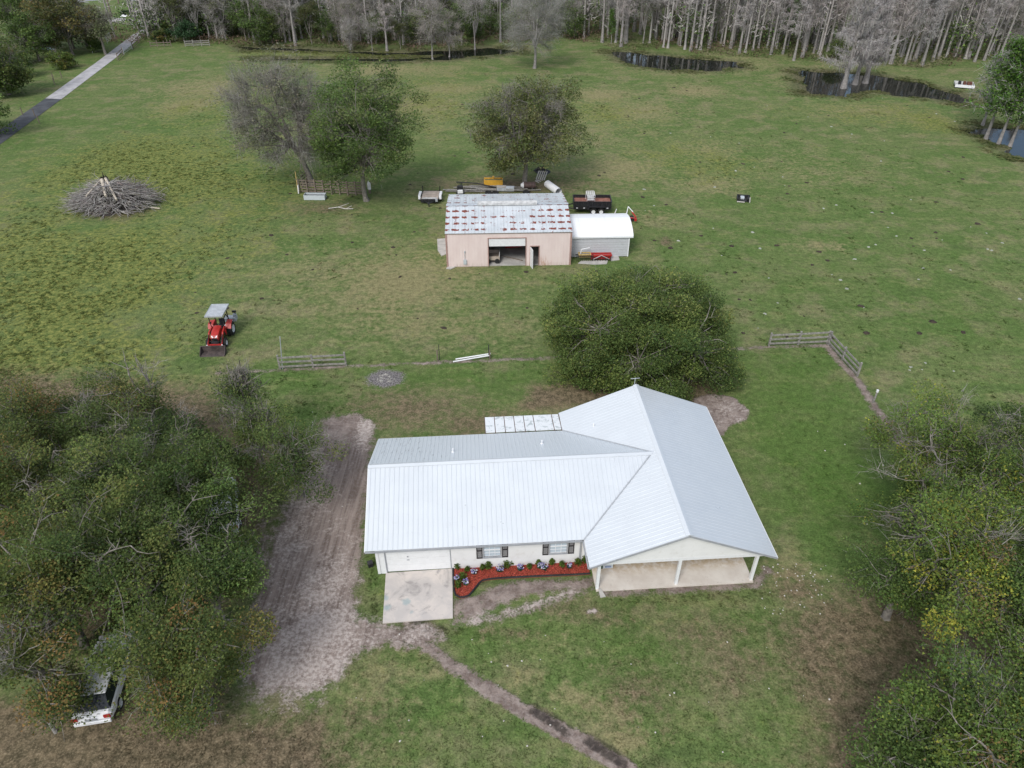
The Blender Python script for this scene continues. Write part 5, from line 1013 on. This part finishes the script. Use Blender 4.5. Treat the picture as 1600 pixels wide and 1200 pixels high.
MB().prism([(-.55, .6), (-.4, .95), (1.45, .95), (1.6, .6), (1.5, .6), (1.38, .88), (-.33, .88), (-.45, .6)], -1.42, -1.1, 1).build('fender', M_black, D)
for x in (.1, .98):
    wheel(D, (x, -1.25, .38), .38, .24, M_white, (0, 1, 0)); wheel(D, (x, 1.2, .38), .38, .24, M_white, (0, 1, 0))
for x in (-1.75, -.95, 1.7): MB().bb((x-.1, -1.1, .68), (x+.1, -1.04, .74)).build('reflector', M_white, D)
MB().cyl((-3.2, 0, 0), (-3.2, 0, .8), .05).build('jack', M_dark, D)
ct = thing('metal_crate', 'white wire crate lying in the black trailer', 'crate', (8.95, 78.2, 1.13), 3)
m = MB()
for x in np.linspace(-.45, .45, 5): m.bar((x, -.5, .75), (x, .5, .95), .04).bar((x, -.5, .2), (x, -.5, .75), .04)
for y in np.linspace(-.5, .5, 5): m.bar((-.45, y, .75+.2*(y+.5)), (.45, y, .75+.2*(y+.5)), .04)
for z in (.0, .25, .5): m.bar((-.45, -.5, z+.05), (.45, -.5, z+.05), .04)
for x in (-.45, .45): m.bar((x, .5, 0), (x, .5, .95), .04).bar((x, -.5, 0), (x, -.5, .8), .04)
m.build('frame', M_white, ct); MB().bb((-.35, -.45, .2), (.35, .1, .6)).build('panel', M_rail, ct)
# ------------------------------------------------------------ implements by the carport
y0 = thing('yard_rake', 'yellow and black tine harrow parked left in front of the carport', 'harrow', (*g(913, 407), 0), 2)
MB().bb((-.62, -.15, .62), (.62, -.05, .72)).bb((-.62, .35, .62), (.62, .45, .72)).bb((-.62, -.05, .62), (-.52, .35, .72)).bb((.52, -.05, .62), (.62, .35, .72)).bb((-.6, -.12, .4), (.6, -.02, .48)).build('frame', M_tan, y0)
for i in range(9): x = -.8+i*.2; MB().tube([(x, -.2, .6), (x, -.35, .3), (x, -.2, .0)], .022, 5).build('tine', M_black, y0)
MB().bar((-.9, .2, .55), (.9, .2, .55), .08).bar((-.85, -.2, .6), (.85, -.2, .6), .07).build('tool_bar', M_black, y0); MB().tube([(-.4, .1, .7), (-.35, .15, 1.15), (.5, .3, 1.25)], .045, 8).build('lift_arm', M_white, y0)
y1 = thing('disc_harrow', 'red implement with crossed braces parked right in front of the carport', 'harrow', (*g(939, 407), 0), 2)
MB().bb((-1.05, -.1, .5), (1.05, 0, .64)).bb((-1.05, .4, .5), (1.05, .5, .64)).bb((-1.05, 0, .5), (-.95, .4, .64)).bb((.95, 0, .5), (1.05, .4, .64)).build('frame', M_red, y1); MB().bb((-1.0, .05, .12), (1.0, .35, .5)).build('box', M_red, y1)
MB().bar((-.8, -.12, .2), (.0, -.12, .62), .05).bar((.8, -.12, .2), (0, -.12, .62), .05).build('brace', M_rail, y1)
for i in range(8): x = -.9+i*.26; MB().cyl((x-.012, -.05, .2), (x+.012, -.05, .2), .2, n=14).build('disc', M_dark, y1)
rp = thing('hay_rake', 'red implement with two white arms sticking up behind the carport roof', 'implement', (11.1, 75.2, 0), 0)
MB().bb((-1.6, -.25, .5), (.4, .25, .72)).build('deck', M_red, rp); MB().tube([(.3, 0, .7), (.5, 0, 1.35)], .05).tube([(1.55, -.6, 1.0), (1.8, .2, 1.55), (2.3, -.4, 1.15)], .045).build('arm', M_white, rp); MB().tube([(2.2, -.2, 1.1), (2.6, -.75, .7)], .08).tube([(.4, 0, .5), (2.5, -.4, .45)], .06).bb((2.45, -.9, .3), (2.7, -.6, .6)).build('boom', M_red, rp)
for x in (-1.3, .2, 2.3): MB().cyl((x, -.3, .25), (x, .3, .25), .25).build('wheel', M_tyre, rp)
# ------------------------------------------------------------ clutter behind the barn
o_ = thing('box_blade', 'orange-yellow box blade implement behind the barn', 'implement', (*g(771, 292), 0), 0)
MB().bb((-1.15, -.3, .15), (1.15, -.22, .95)).bb((-1.15, -.22, .15), (-1.08, .5, .95)).bb((1.08, -.22, .15), (1.15, .5, .95)).build('blade_box', M_yellow, o_); MB().bb((-1.15, .42, .85), (1.15, .52, 1.0)).bb((-.12, .2, .95), (.12, .5, 1.2)).build('top_beam', M_yellow, o_); MB().bb((-1.05, -.18, .3), (1.05, .38, .5)).build('scarifier', M_dark, o_)
lp = thing('lumber_pile', 'pile of weathered grey boards behind the barn under the yellow blade', 'lumber', (*g(735, 297), 0), 0); r_ = random.Random(3)
for i in range(16):
    x = r_.uniform(-2.6, 2.6); y = r_.uniform(-.7, .7); l = r_.uniform(2.2, 4.2); a = R(r_.uniform(-9, 7)); z = .06+.06*(i % 5); MB().bar((x-l/2*math.cos(a), y-l/2*math.sin(a), z), (x+l/2*math.cos(a), y+l/2*math.sin(a), z), .22, .045).build('plank', M_wood, lp)
for i in range(5): x = 4.2+r_.uniform(-1.2, 3.2); y = r_.uniform(-.6, .6); MB().bar((x-1.3, y, .1+.05*i), (x+1.3, y+r_.uniform(-.4, .4), .1+.05*i), .2, .045).build('plank', M_wood, lp)
bo = thing('aluminium_box', 'pale silver box lying right of the lumber behind the barn', 'box', (*g(790, 298), 0), -2); MB().bb((-1.05, -.35, .05), (1.05, .35, .5)).build('body', M_galv, bo, .03); MB().bb((-1.08, -.38, .5), (.05, .38, .56)).build('lid', M_conc, bo)
ir = thing('drain_pipe', 'long thin black pipe lying across the lumber behind the barn', 'pipe', (*g(745, 292), 0), 0); MB().tube([(-2.6, 1.0, .25), (0, .1, .42), (2.6, -1.1, .3)], .07, 8).build('pipe', M_black, ir)
en = thing('engine', 'black engine with a white tank standing by the left end of the lumber', 'engine', (*g(719, 301), 0), 10); MB().bb((-.35, -.3, .1), (.35, .35, .7)).cyl((-.3, 0, .75), (.35, 0, .75), .18).bb((-.5, -.4, 0), (.5, .4, .1)).build('block', M_black, en, .02); MB().bb((-.35, -.6, .1), (.3, -.32, .5)).build('tank', M_white, en, .03); MB().cyl((.15, 0, .8), (.2, 0, 1.2), .05).build('exhaust', M_dark, en)
for k_, (px, py, lab) in enumerate([(763, 303, 'black tyre showing over the barn roof edge, left one'), (774, 303, 'black tyre showing over the barn roof edge, right one'), (822, 302, 'dark tyre lying near the brown tank behind the barn')]):
    w_ = thing('old_tyre', lab, 'tyre', (*g(px, py), 0)); MB().ring((0, 0, .14), (0, 0, 1), .42, .26, [(.6, 0), (.65, .5), (.95, .5), (1, 0), (.95, -.5), (.65, -.5), (.6, 0)], 20).build('tread', M_tyre, w_)
tk = thing('fuel_tank', 'brown tank with a white domed end lying beside the tree behind the barn', 'tank', (*g(825, 296), 0), 4); MB().cyl((-.55, 0, .55), (.9, 0, .55), .38, n=18).build('drum', mat('brown_tank', (.09, .06, .055), .6, var=.3, dirt=(.2, .1, .07)), tk, smooth=False); MB().cyl((-.9, 0, .55), (-.55, 0, .55), .18, .38, 18).build('end_cap', M_white, tk)
for x in (-.3, .6): MB().bb((x-.06, -.35, 0), (x+.06, .35, .22)).build('leg', M_dark, tk)
cv = thing('culvert_pipe', 'big white pipe lying at an angle behind the right barn corner', 'pipe', (*g(860, 297), 0), 0); MB().cyl((-.35, .9, .45), (.9, -1.8, .45), .45, n=24, cap=False).cyl((-.35, .9, .45), (.9, -1.8, .45), .41, n=24, cap=False).build('shell', M_white, cv); MB().cyl((-.33, .86, .45), (-.31, .83, .45), .42, n=24).build('end_cap', M_galv, cv)
pl = thing('pallet', 'pale wooden pallet leaning in the shade near the tree behind the barn', 'pallet', (*g(846, 279), .0), -18)
for i in range(5): MB().box((-.5+i*.26, 0, .42), (.14, 1.5, .04), rx=26).build('slat', M_stone, pl)
for s in (-.6, 0, .6): MB().box((0, s, .37+s*.49), (1.2, .07, .07), rx=26).build('bearer', M_brownwood, pl)
bk = thing('wood_offcut', 'short pale boards lying left of the leaning pallet', 'board', (*g(841, 283), 0), 30)
for i in range(3): MB().box((i*.35-.3, (i-1)*.2, .05), (.16, .8, .05), rz=i*14).build('board', M_stone, bk)
tp = thing('tarp_heap', 'crumpled black tarp heap under the tree behind the barn', 'tarp', (*g(847, 269), 0), 0)
def mound(name, rx, ry, h, mt, parent, seed, n=22, rough_=.3):
    r = np.random.default_rng(seed); a = np.linspace(0, 6.283, n, endpoint=False); V = [(0, 0, h)]; F = []
    rings = 7
    for i in range(1, rings+1):
        q = i/rings; w = 1+.25*np.sin(a*2+seed)+.12*np.sin(a*5+seed*2)+r.normal(0, rough_*.2, n); z = h*(1-q**1.6)*(1+r.normal(0, rough_, n)*(q < .99)); V += [(rx*q*math.cos(t)*w_, ry*q*math.sin(t)*w_, max(zz, -.02) if i < rings else -.03) for t, w_, zz in zip(a, w, z)]
    F += [(0, 1+i, 1+(i+1) % n) for i in range(n)]
    for k in range(rings-1): o = 1+k*n; F += [(o+i, o+n+i, o+n+(i+1) % n, o+(i+1) % n) for i in range(n)]
    return MB().add(V, F).build(name, mt, parent)
mound('tarp', 1.2, .8, .6, M_black, tp, 4)
# ------------------------------------------------------------ cattle pen, trough, buckets
pn = thing('cattle_pen', 'weathered wooden cattle pen fence under the two pasture trees', 'fence', (*g(469, 302), 0), -2)
pw = g(569, 306)-g(469, 302); Lp = float(np.hypot(*pw)); pn.rotation_euler[2] = math.atan2(pw[1], pw[0]); np_ = 8
for i in range(np_+1): x = Lp*i/np_; MB().bb((x-.07, -.07, -.2), (x+.07, .07, 1.72+.04*(i % 3))).build('post', M_brownwood, pn)
for i in range(np_):
    for z in (.28, .6, .92, 1.24, 1.56): MB().box((Lp*(i+.5)/np_, .09+.005*(i % 2), z+r_.uniform(-.03, .03)), (Lp/np_-.01, .035, .16)).build('rail', M_brownwood, pn)
for z in (.3, .7, 1.1, 1.5): MB().bb((-.11, .2, z-.07), (-.08, 3.2, z+.07)).build('rail', M_brownwood, pn)
for y in (1.6, 3.2): MB().bb((-.2, y-.06, -.1), (-.1, y+.06, 1.8)).build('post', M_brownwood, pn)
MB().bar((-.15, -.2, 0), (-.35, .5, 2.5), .08).build('leaning_post', M_tan, pn); MB().bar((-.05, -.35, .1), (-.0, -.2, 1.1), .1).build('pale_stake', M_white, pn)
tr = thing('water_trough', 'pale blue-grey water trough in front of the cattle pen', 'trough', (*g(493, 311), 0), -1)
MB().bb((-1.25, -.45, .05), (1.25, -.4, .62)).bb((-1.25, .4, .05), (1.25, .45, .62)).bb((-1.25, -.4, .05), (-1.2, .4, .62)).bb((1.2, -.4, .05), (1.25, .4, .62)).bb((-1.2, -.4, .03), (1.2, .4, .1)).build('shell', M_plastic, tr); MB().bb((-1.2, -.4, .35), (1.2, .4, .4)).build('water_fill', tw.m, tr)
jb = thing('white_jug', 'white plastic jug hanging beside the pale tree trunk at the pen end', 'jug', (*g(578, 302), 0), 0); MB().cyl((0, 0, .5), (0, 0, 1.2), .2, .22, 12).cyl((0, 0, 1.2), (0, 0, 1.55), .2, .07, 12).build('body', M_white, jb); MB().bb((-.12, -.12, 0), (.12, .12, .5)).build('stand', M_brownwood, jb)
fb = thing('fallen_branch', 'bleached fallen branch on the grass in front of the cattle pen', 'branch', (*g(535, 327), 0)); MB().tube([(-1.6, 0, .1), (-.5, .2, .18), (.4, -.1, .1), (1.3, -.2, .14)], .05).tube([(-.5, .2, .18), (.3, .7, .3), (.5, 1.3, .2)], .035).tube([(.4, -.1, .1), (1.0, .5, .2)], .03).build('limb', M_stone, fb)
# ------------------------------------------------------------ brush pile
BP = thing('brush_pile', 'big burn heap of grey cut branches and logs in the left pasture', 'brush pile', (-46.4, 79.6, 0))
r = np.random.default_rng(17)
M_grey = mat('dead_grey_wood', (.34, .32, .3), .9, var=.3, scale=3, dirt=(.12, .1, .09), bump=.3); M_pale = mat('stripped_pale_wood', (.47, .41, .33), .8, var=.2, scale=3)
lines = []; P = []; Dd = []
for i in range(760):
    a = r.random()*6.283; q = r.random()**.62; px_, py_ = math.cos(a)*q*4.2, math.sin(a)*q*3.0; z = (1-q)**.6*2.7+.1; d = np.array([math.cos(a)+r.normal(0, .9), (math.sin(a)+r.normal(0, .7))*.6, r.normal(-.12, .22)]); d /= np.linalg.norm(d); l = r.uniform(.8, 2.6); s = np.array([px_, py_, z]); e = s+d*l; e[2] = max(e[2], .05)
    lines.append((curve(s, e, r, .08, 5), np.linspace(r.uniform(.025, .085), .012, 5))); P += [s+(e-s)*r.random() for _ in range(7)]; Dd += [d*.6+r.normal(0, .35, 3) for _ in range(7)]
V, Qd = tubes_np(lines, 5); o = link('branches', np_mesh('branches', V, [Qd]), M_grey, BP); o['kind'] = 'stuff'
P, Dd = np.array(P), np.array(Dd); tv = twig_ribbons(P, Dd, np.full(len(P), .02), r); o = link('twigs', np_mesh('twigs', tv, [np.arange(len(tv)).reshape(-1, 3)], cols=jit(r, len(P), (.2, .18, .165), .3)), M_twig, BP); o['kind'] = 'stuff'
mound('heap_core', 3.9, 2.5, 1.7, mat('dark_brush_core', (.07, .06, .055), .95, var=.4, scale=6), BP, 5, rough_=.35)
for a_, b_, ra in [((-.9, .6, 2.85), (.6, -2.3, 2.0), .17), ((-.6, .9, 2.9), (1.9, -2.7, 1.75), .14), ((-1.2, .8, 2.7), (-1.8, -2.0, 1.9), .11), ((3.0, -1.2, .4), (5.8, -1.4, .2), .09), ((.8, 1.0, 1.5), (2.6, 1.9, 1.0), .12), ((-3.1, .8, .9), (-1.4, 1.4, 1.3), .16)]:
    MB().cyl(a_, b_, ra*1.15, ra*.8, 9).build('log', M_grey if ra == .16 else M_pale, BP)
mound('stump', .75, .6, .8, mat('charred_stump', (.035, .03, .025), .95, var=.4, scale=6), BP, 9, rough_=.5).location = (-1.0, 1.1, 2.1)
# ------------------------------------------------------------ fences
def rail_fence(name, label, p0, p1, nbay, h=1.25, rails=(.3, .72, 1.12), mt=M_wood, cat='fence', rw=.15, group=None, post=.13):
    p0, p1 = np.array(p0), np.array(p1); d = p1-p0; Lf = float(np.hypot(*d)); f = thing(name, label, cat, (*p0, 0), math.degrees(math.atan2(d[1], d[0])), group); rr = random.Random(int(abs(p0[0]*31+p0[1])))
    for i in range(nbay+1): x = Lf*i/nbay; MB().bb((x-post/2, -post/2, -.2), (x+post/2, post/2, h+rr.uniform(-.05, .08))).build('post', mt, f)
    for i in range(nbay):
        for z in rails: MB().box((Lf*(i+.5)/nbay, -post/2-.02, z+rr.uniform(-.02, .02)), (Lf/nbay+.04*(i % 2), .04, rw), ry=rr.uniform(-1, 1)).build('rail', mt, f)
    return f
rail_fence('rail_fence', 'three-rail weathered wood fence section between the lawn and the tractor pasture', g(438, 577), g(541, 572), 2)
rail_fence('rail_fence', 'three-rail wood fence running sideways behind the green back lawn', g(1201, 541), g(1292, 537), 2)
rail_fence('rail_fence', 'three-rail wood fence angling toward the camera from the lawn corner', g(1294, 539), g(1339, 588), 2)
rail_fence('rail_fence', 'weathered plank fence at the wood edge in the far top left', g(290, 73), g(328, 72), 3, 1.4)
rail_fence('rail_fence', 'short dark wood fence panel beside the pipe gate, nearer one', g(185, 95), g(193, 86), 1, 1.5, (.3, .8, 1.3), M_brownwood); rail_fence('rail_fence', 'short dark wood fence panel by the lane, farther one', g(208, 76), g(217, 68), 1, 1.5, (.3, .8, 1.3), M_brownwood)
rail_fence('rail_fence', 'low wood fence continuing along the lane toward the junction', g(218, 67), g(236, 50), 3, 1.2, (.4, .9), M_brownwood)
rail_fence('pipe_gate', 'silver pipe gate between the two dark fence panels of the lane', g(194, 85), g(207, 77), 1, 1.4, (.3, .55, .8, 1.05, 1.3), M_galv, 'gate', .05, post=.08); rail_fence('pipe_gate', 'silver pipe gate on the far side of the lane by the slender tree', g(145, 83), g(153, 77), 1, 1.5, (.3, .6, .9, 1.2, 1.45), M_galv, 'gate', .05, post=.08)
rail_fence('pipe_gate', 'second silver pipe gate on the far side of the lane, nearer the junction', g(168, 68), g(174, 62), 1, 1.6, (.3, .6, .9, 1.2, 1.5), M_galv, 'gate', .05, post=.08); rail_fence('rail_fence', 'dark wood post-and-rail piece at the end of the farther pipe gate', g(174, 61), g(180, 56), 1, 1.7, (.5, 1.2), M_brownwood)
rail_fence('rail_fence', 'long grey board fence along the side lane at the top left', g(160, 34), g(206, 41), 7, 1.4, (.45, .85, 1.25), M_wood); rail_fence('rail_fence', 'short dark fence piece between the lane bushes', g(236, 74), g(268, 73), 3, 1.3, (.4, .9), M_brownwood)
def post_thing(px, py, h, lab, m_=M_wood, r0=.05, name='fence_post', cat='post', tip=None, lean=(0, 0)):
    t_ = thing(name, lab, cat, (*g(px, py), 0)); MB().cyl((0, 0, -.2), (lean[0], lean[1], h), r0, r0*.9, 8).build('shaft', m_, t_)
    if tip: MB().cyl((lean[0], lean[1], h-.12), (lean[0], lean[1], h+.06), r0*1.3, n=8).build('cap', tip, t_)
post_thing(441, 577, 2.9, 'tall thin grey pole at the left end of the weathered rail fence', M_galv, .04, 'pole', 'pole', lean=(.32, .2)); post_thing(684, 565, 1.1, 'short dark fence post left of the two white pipes', M_brownwood, .06); post_thing(687, 563, 1.5, 'thin taller stake right beside the short dark post', M_dark, .03, 'stake', 'stake')
post_thing(764, 560, 1.3, 'dark metal post at the right end of the two white pipes', M_dark, .045); post_thing(765.5, 562, .9, 'low stub post touching the dark metal post', M_brownwood, .05); post_thing(1364, 630, 1.15, 'white-capped post on the bare fence line strip near the right trees', M_wood, .07, tip=M_white); post_thing(88, 1146, 1.6, 'leaning grey wooden post on the brown ground at the lower left', M_wood, .09, lean=(-.25, .3))
for i, (a, b_, lab) in enumerate([((708, 566.5), (766, 560), 'white pipe lying on the grass, nearer of two'), ((712, 562.5), (767, 559), 'white pipe lying on the grass, farther of two')]):
    A, B = g(*a), g(*b_); t_ = thing('white_pipe', lab, 'pipe', (*A, 0)); MB().cyl((0, 0, .08), (B[0]-A[0], B[1]-A[1], .3+.1*i), .055, n=8).build('tube', M_white, t_)
ta = g(1450, 668); post_thing(1448, 668, 1.2, 'thin grey stake at the foot of the airy yellow tree', M_wood, .05)
# farm lane posts
for i, (px, py) in enumerate([(62, 193), (84, 125), (86, 133), (55, 182), (36, 180), (97, 122), (262, 70)]):
    post_thing(px, py, 1.2, ['short dark post on the verge right of the asphalt bend', 'grey post left of the lane by the round bush', 'grey leaning post below the round bush of the lane', 'stub post near the asphalt and shell joint', 'dark post at the outer side of the asphalt bend', 'pale post under the round yellow-green bush', 'small grey post between the lane fence and the wood'][i], M_brownwood, .08)
# ------------------------------------------------------------ far yard things at the top left
for i, (px, py, h_, lab) in enumerate([(175, 27, 9, 'tall dark utility pole standing on the far yard grass'), (222, 17, 7, 'left one of three dark tree trunks at the far yard'), (227, 13, 8, 'middle one of three dark tree trunks at the far yard'), (216, 9, 8, 'right small dark trunk near the far road'), (186, 6, 8, 'dark trunk beside the far road at the picture top')]):
    post_thing(px, py, h_, lab, M_brownwood, .22, 'tree_trunk' if i else 'utility_pole', 'trunk' if i else 'pole')
for i, (px, py, cl) in enumerate([(193, 26, M_white), (200, 26, M_white), (206, 25, M_stone), (213, 25, M_white)]):
    t_ = thing('yard_stone', ['white yard block, leftmost in the row by the far lane', 'white yard block, second in the row by the far lane', 'tan yard block, third in the row by the far lane', 'white yard block at the right end of the row by the far lane'][i], 'block', (*g(px, py), 0)); mound('stone', 1.0, .6, .45, cl, t_, i+30, 12, .2)
for i, (px, py) in enumerate([(196, 25), (206, 24), (210, 24.5)]):
    t_ = thing('dark_shrub', ['dark low shrub behind the left yard blocks', 'dark green shrub behind the middle yard blocks', 'dark green shrub at the right end of the yard blocks'][i], 'shrub', (*g(px, py), 0)); rr_ = np.random.default_rng(i); q = rr_.normal(0, .5, (500, 3))*np.array([1.1, .8, .6])+np.array([0, 0, .7]); q[:, 2] = np.abs(q[:, 2]); lv = leaves_np(q, .2, rr_); link('foliage', np_mesh('foliage', lv, [np.arange(len(lv)).reshape(-1, 3)], cols=jit(rr_, 500, (.03, .06, .025))), M_leaf, t_)
# ------------------------------------------------------------ pasture odds and ends
sg = thing('hay_cart', 'small white open cart with rusty brown items near the right pond', 'cart', (*g(1505, 136), 0), -22)
MB().bb((-1.5, -1.3, .35), (1.5, 1.2, .45)).build('floor', M_rail, sg); MB().bb((-1.55, -1.5, .2), (1.55, -1.3, .62)).build('front_board', M_white, sg); MB().bb((-1.55, 1.2, .35), (1.55, 1.3, .7)).bb((-1.55, -1.3, .35), (-1.45, 1.2, .65)).bb((1.45, -1.3, .35), (1.55, 1.2, .65)).build('side_board', M_rail, sg)
for k_, (x, y, m_) in enumerate([(-.75, .1, M_black), (.05, .1, M_rust), (.6, -.1, M_rust), (1.0, .1, M_rust)]): MB().bb((x-.22, y-.45, .46), (x+.18, y+.5, .9)).build('container', m_, sg)
for s_ in (-1, 1): MB().cyl((s_*1.1, -1.2, .2), (s_*1.1, 1.2, .2), .2).build('float', M_dark, sg)
oc_ = thing('overturned_cart', 'small overturned black cart with a white bin lying in the right pasture', 'cart', (*g(1161, 313), 0), -12)
MB().bb((-.75, .45, .0), (.75, .55, .5)).bb((-.75, -.7, .0), (-.65, .45, .45)).bb((.5, -.7, 0), (.6, .45, .45)).build('frame', M_black, oc_); MB().bb((-.62, -.6, .05), (.48, .44, .16)).build('bottom', M_dark, oc_); MB().bb((-.35, -.2, .17), (.1, .4, .42)).build('bin', M_plastic, oc_, .03); MB().bar((-.75, -.8, .1), (.1, -1.0, .16), .1).bar((.7, -.8, .1), (.8, .5, .2), .1).build('rail', M_stone, oc_)
for s_ in (-.5, .4): MB().cyl((s_-.06, -.5, .4), (s_+.06, -.5, .4), .22, n=14).build('wheel', M_tyre, oc_)
# scattered droppings, limestone bits and small sand heaps
def scatter_lumps(name, n, seed, size, m_, label, cat, region, flatz=.4, keep=None):
    r = np.random.default_rng(seed); V = []; F = []; o = 0; k = 0
    while k < n:
        px, py = r.uniform(region[0], region[1]), r.uniform(region[2], region[3]); x, y = g(px, py)
        if keep and not keep(px, py): continue
        if pond_sd(np.array([x]), np.array([y]))[0] > -3: continue
        s = size*r.uniform(.5, 1.5); a = np.arange(6)*1.047+r.random(); w = 1+r.normal(0, .25, 6); z0 = float(ground_z(np.array([x]), np.array([y]))[0])
        V += [(x, y, z0+s*flatz)]+[(x+math.cos(t)*s*.55*w_, y+math.sin(t)*s*.55*w_, z0+s*flatz*.8) for t, w_ in zip(a, w)]+[(x+math.cos(t)*s*w_, y+math.sin(t)*s*w_, z0-.05) for t, w_ in zip(a, w)]
        F += [(o, o+1+i, o+1+(i+1) % 6) for i in range(6)]; F += [(o+1+i, o+7+i, o+7+(i+1) % 6) for i in range(6)]+[(o+1+i, o+7+(i+1) % 6, o+1+(i+1) % 6) for i in range(6)]; o += 13; k += 1
    me = np_mesh(name, V, [np.array(F)]); return tag(link(name, me, m_), label, cat, kind='stuff')
M_dung = mat('dry_dung', (.045, .035, .025), .95, var=.3); M_sand = mat('pale_sand_heap', (.3, .31, .26), .95, var=.25, scale=2)
scatter_lumps('cow_pats', 130, 3, .26, M_dung, 'dark dried cow pats dotted over the pasture', 'dung', (300, 1560, 130, 545), .22, lambda x, y: not (690 < x < 990 and 290 < y < 420))
scatter_lumps('sand_mounds', 75, 4, .17, M_sand, 'small pale mole mounds in the right pasture', 'mounds', (1000, 1600, 150, 600), .3, lambda x, y: not (1140 < x < 1420 and y > 520))
scatter_lumps('limestone_bits', 80, 5, .05, M_stone, 'pale shell and limestone bits strewn on the lawn and drive', 'stones', (380, 1400, 640, 1180), .5, lambda x, y: not (560 < x < 1230 and y < 985) or (x > 1195 and 860 < y < 940))
scatter_lumps('limestone_bits', 70, 6, .045, M_stone, 'pale stones lining the ground right of the porch', 'stones', (1190, 1300, 880, 960), .5)
scatter_lumps('pit_ash', 40, 7, .1, M_wood, 'ash lumps in the burn ring behind the house', 'ash', (590, 618, 585, 598), .6)
bxx = thing('black_box', 'small black box on the grass left of the garage corner', 'box', (*g(579, 884), 0), 25); MB().bb((-.14, -.14, 0), (.14, .14, .25)).build('body', M_black, bxx, .02); MB().bb((-.15, -.15, .255), (.15, .15, .3)).build('lid', M_dark, bxx)
cl = thing('chair_mat', 'white and blue patterned box with a dark green side on the porch corner', 'box', (*g(947, 886), .055), 4); MB().bb((-.22, -.15, 0), (.35, .25, .3)).build('body', M_plastic, cl, .01); MB().bb((-.42, -.15, 0), (-.23, .2, .26)).build('side_pack', mat('dark_green_pack', (.03, .07, .04), .6), cl); MB().bb((-.1, -.16, .08), (.25, -.152, .22)).bb((-.08, -.05, .302), (.24, .15, .31)).build('blue_print', mat('blue_grey_print', (.2, .25, .38), .5), cl)
cl.name = 'storage_box'
# ------------------------------------------------------------ cars hidden in the left wood
def car(loc, rz, label, body=M_white):
    c = thing('parked_car', label, 'car', (*loc, 0), rz)
    sec = [(-2.25, .45, .62, .78), (-2.15, .4, .95, .86), (-1.2, .38, 1.02, .9), (1.6, .38, 1.05, .9), (2.1, .42, .98, .86), (2.25, .5, .7, .78)]
    V = []; F = []; n = 8
    for y, zb, zt, w in sec: V += [(-w*.85, y, zb), (-w, y, zb+.12), (-w, y, zt-.15), (-w*.88, y, zt), (w*.88, y, zt), (w, y, zt-.15), (w, y, zb+.12), (w*.85, y, zb)]
    for i in range(len(sec)-1): F += [(i*n+j, i*n+(j+1) % n, (i+1)*n+(j+1) % n, (i+1)*n+j) for j in range(n)]
    F += [tuple(range(n)), tuple(range(len(V)-1, len(V)-n-1, -1))]
    b = MB().add(V, F).build('body', body, c, .02)
    cab = [(-1.15, .84), (-.35, .66), (1.5, .64), (2.0, .78)]; zt = [1.02, 1.5, 1.5, 1.04]; V = []
    for (y, w), z in zip(cab, zt): V += [(-w, y, z), (w, y, z)]
    V2 = [(-.84, -1.15, 1.0), (.84, -1.15, 1.0), (-.86, 2.0, 1.0), (.86, 2.0, 1.0)]
    MB().add([(-.84, -1.15, 1.0), (.84, -1.15, 1.0), (.66, -.35, 1.5), (-.66, -.35, 1.5)], [(0, 1, 2, 3)]).build('windscreen', M_glass, c)
    MB().add([(-.8, 2.0, 1.02), (.8, 2.0, 1.02), (.64, 1.5, 1.5), (-.64, 1.5, 1.5)], [(3, 2, 1, 0)]).build('rear_window', M_glass, c)
    for s in (-1, 1):
        MB().add([(s*.84, -1.15, 1.0), (s*.66, -.35, 1.5), (s*.64, 1.5, 1.5), (s*.84, 2.0, 1.0)], [(0, 1, 2, 3)]).build('side_window', M_glass, c)
        MB().add([(s*.84, .45, 1.0), (s*.84, .58, 1.0), (s*.67, .56, 1.5), (s*.67, .46, 1.5)], [(0, 1, 2, 3)]).build('pillar', body, c)
        MB().bb((s*.7-.14, 2.2, .72), (s*.7+.14, 2.262, .9)).build('tail_light', M_red, c); MB().bb((s*.66-.14, -2.27, .62), (s*.66+.14, -2.2, .76)).build('headlight', M_plastic, c); MB().box((s*.98, -.85, 1.02), (.2, .12, .13)).build('mirror', body, c, .02)
        for y in (-1.4, 1.35): wheel(c, (s*.82, y, .33), .33, .22, rr=.62)
    MB().bb((-.68, -.37, 1.5), (.68, 1.52, 1.56)).build('roof_panel', body, c, .03)
    MB().bb((-.8, 2.2, .4), (.8, 2.3, .6)).build('bumper', body, c, .02); MB().bb((-.25, 2.262, .65), (.25, 2.28, .78)).build('number_plate', M_galv, c)
    return c
car(g(172, 1068), 190, 'white car parked under the left wood, tail toward the camera')
car(g(352, 795)+np.array([.1, -.4]), 180+20, 'white vehicle nearly hidden in the leaves beside the dirt drive')
print('scene built', len(bpy.data.objects), sum(len(o.data.polygons) for o in bpy.data.objects if o.type == 'MESH'), flush=True)
um = {o.data for o in bpy.data.objects if o.type == 'MESH'}; print('unique faces', sum(len(m.polygons) for m in um), flush=True)
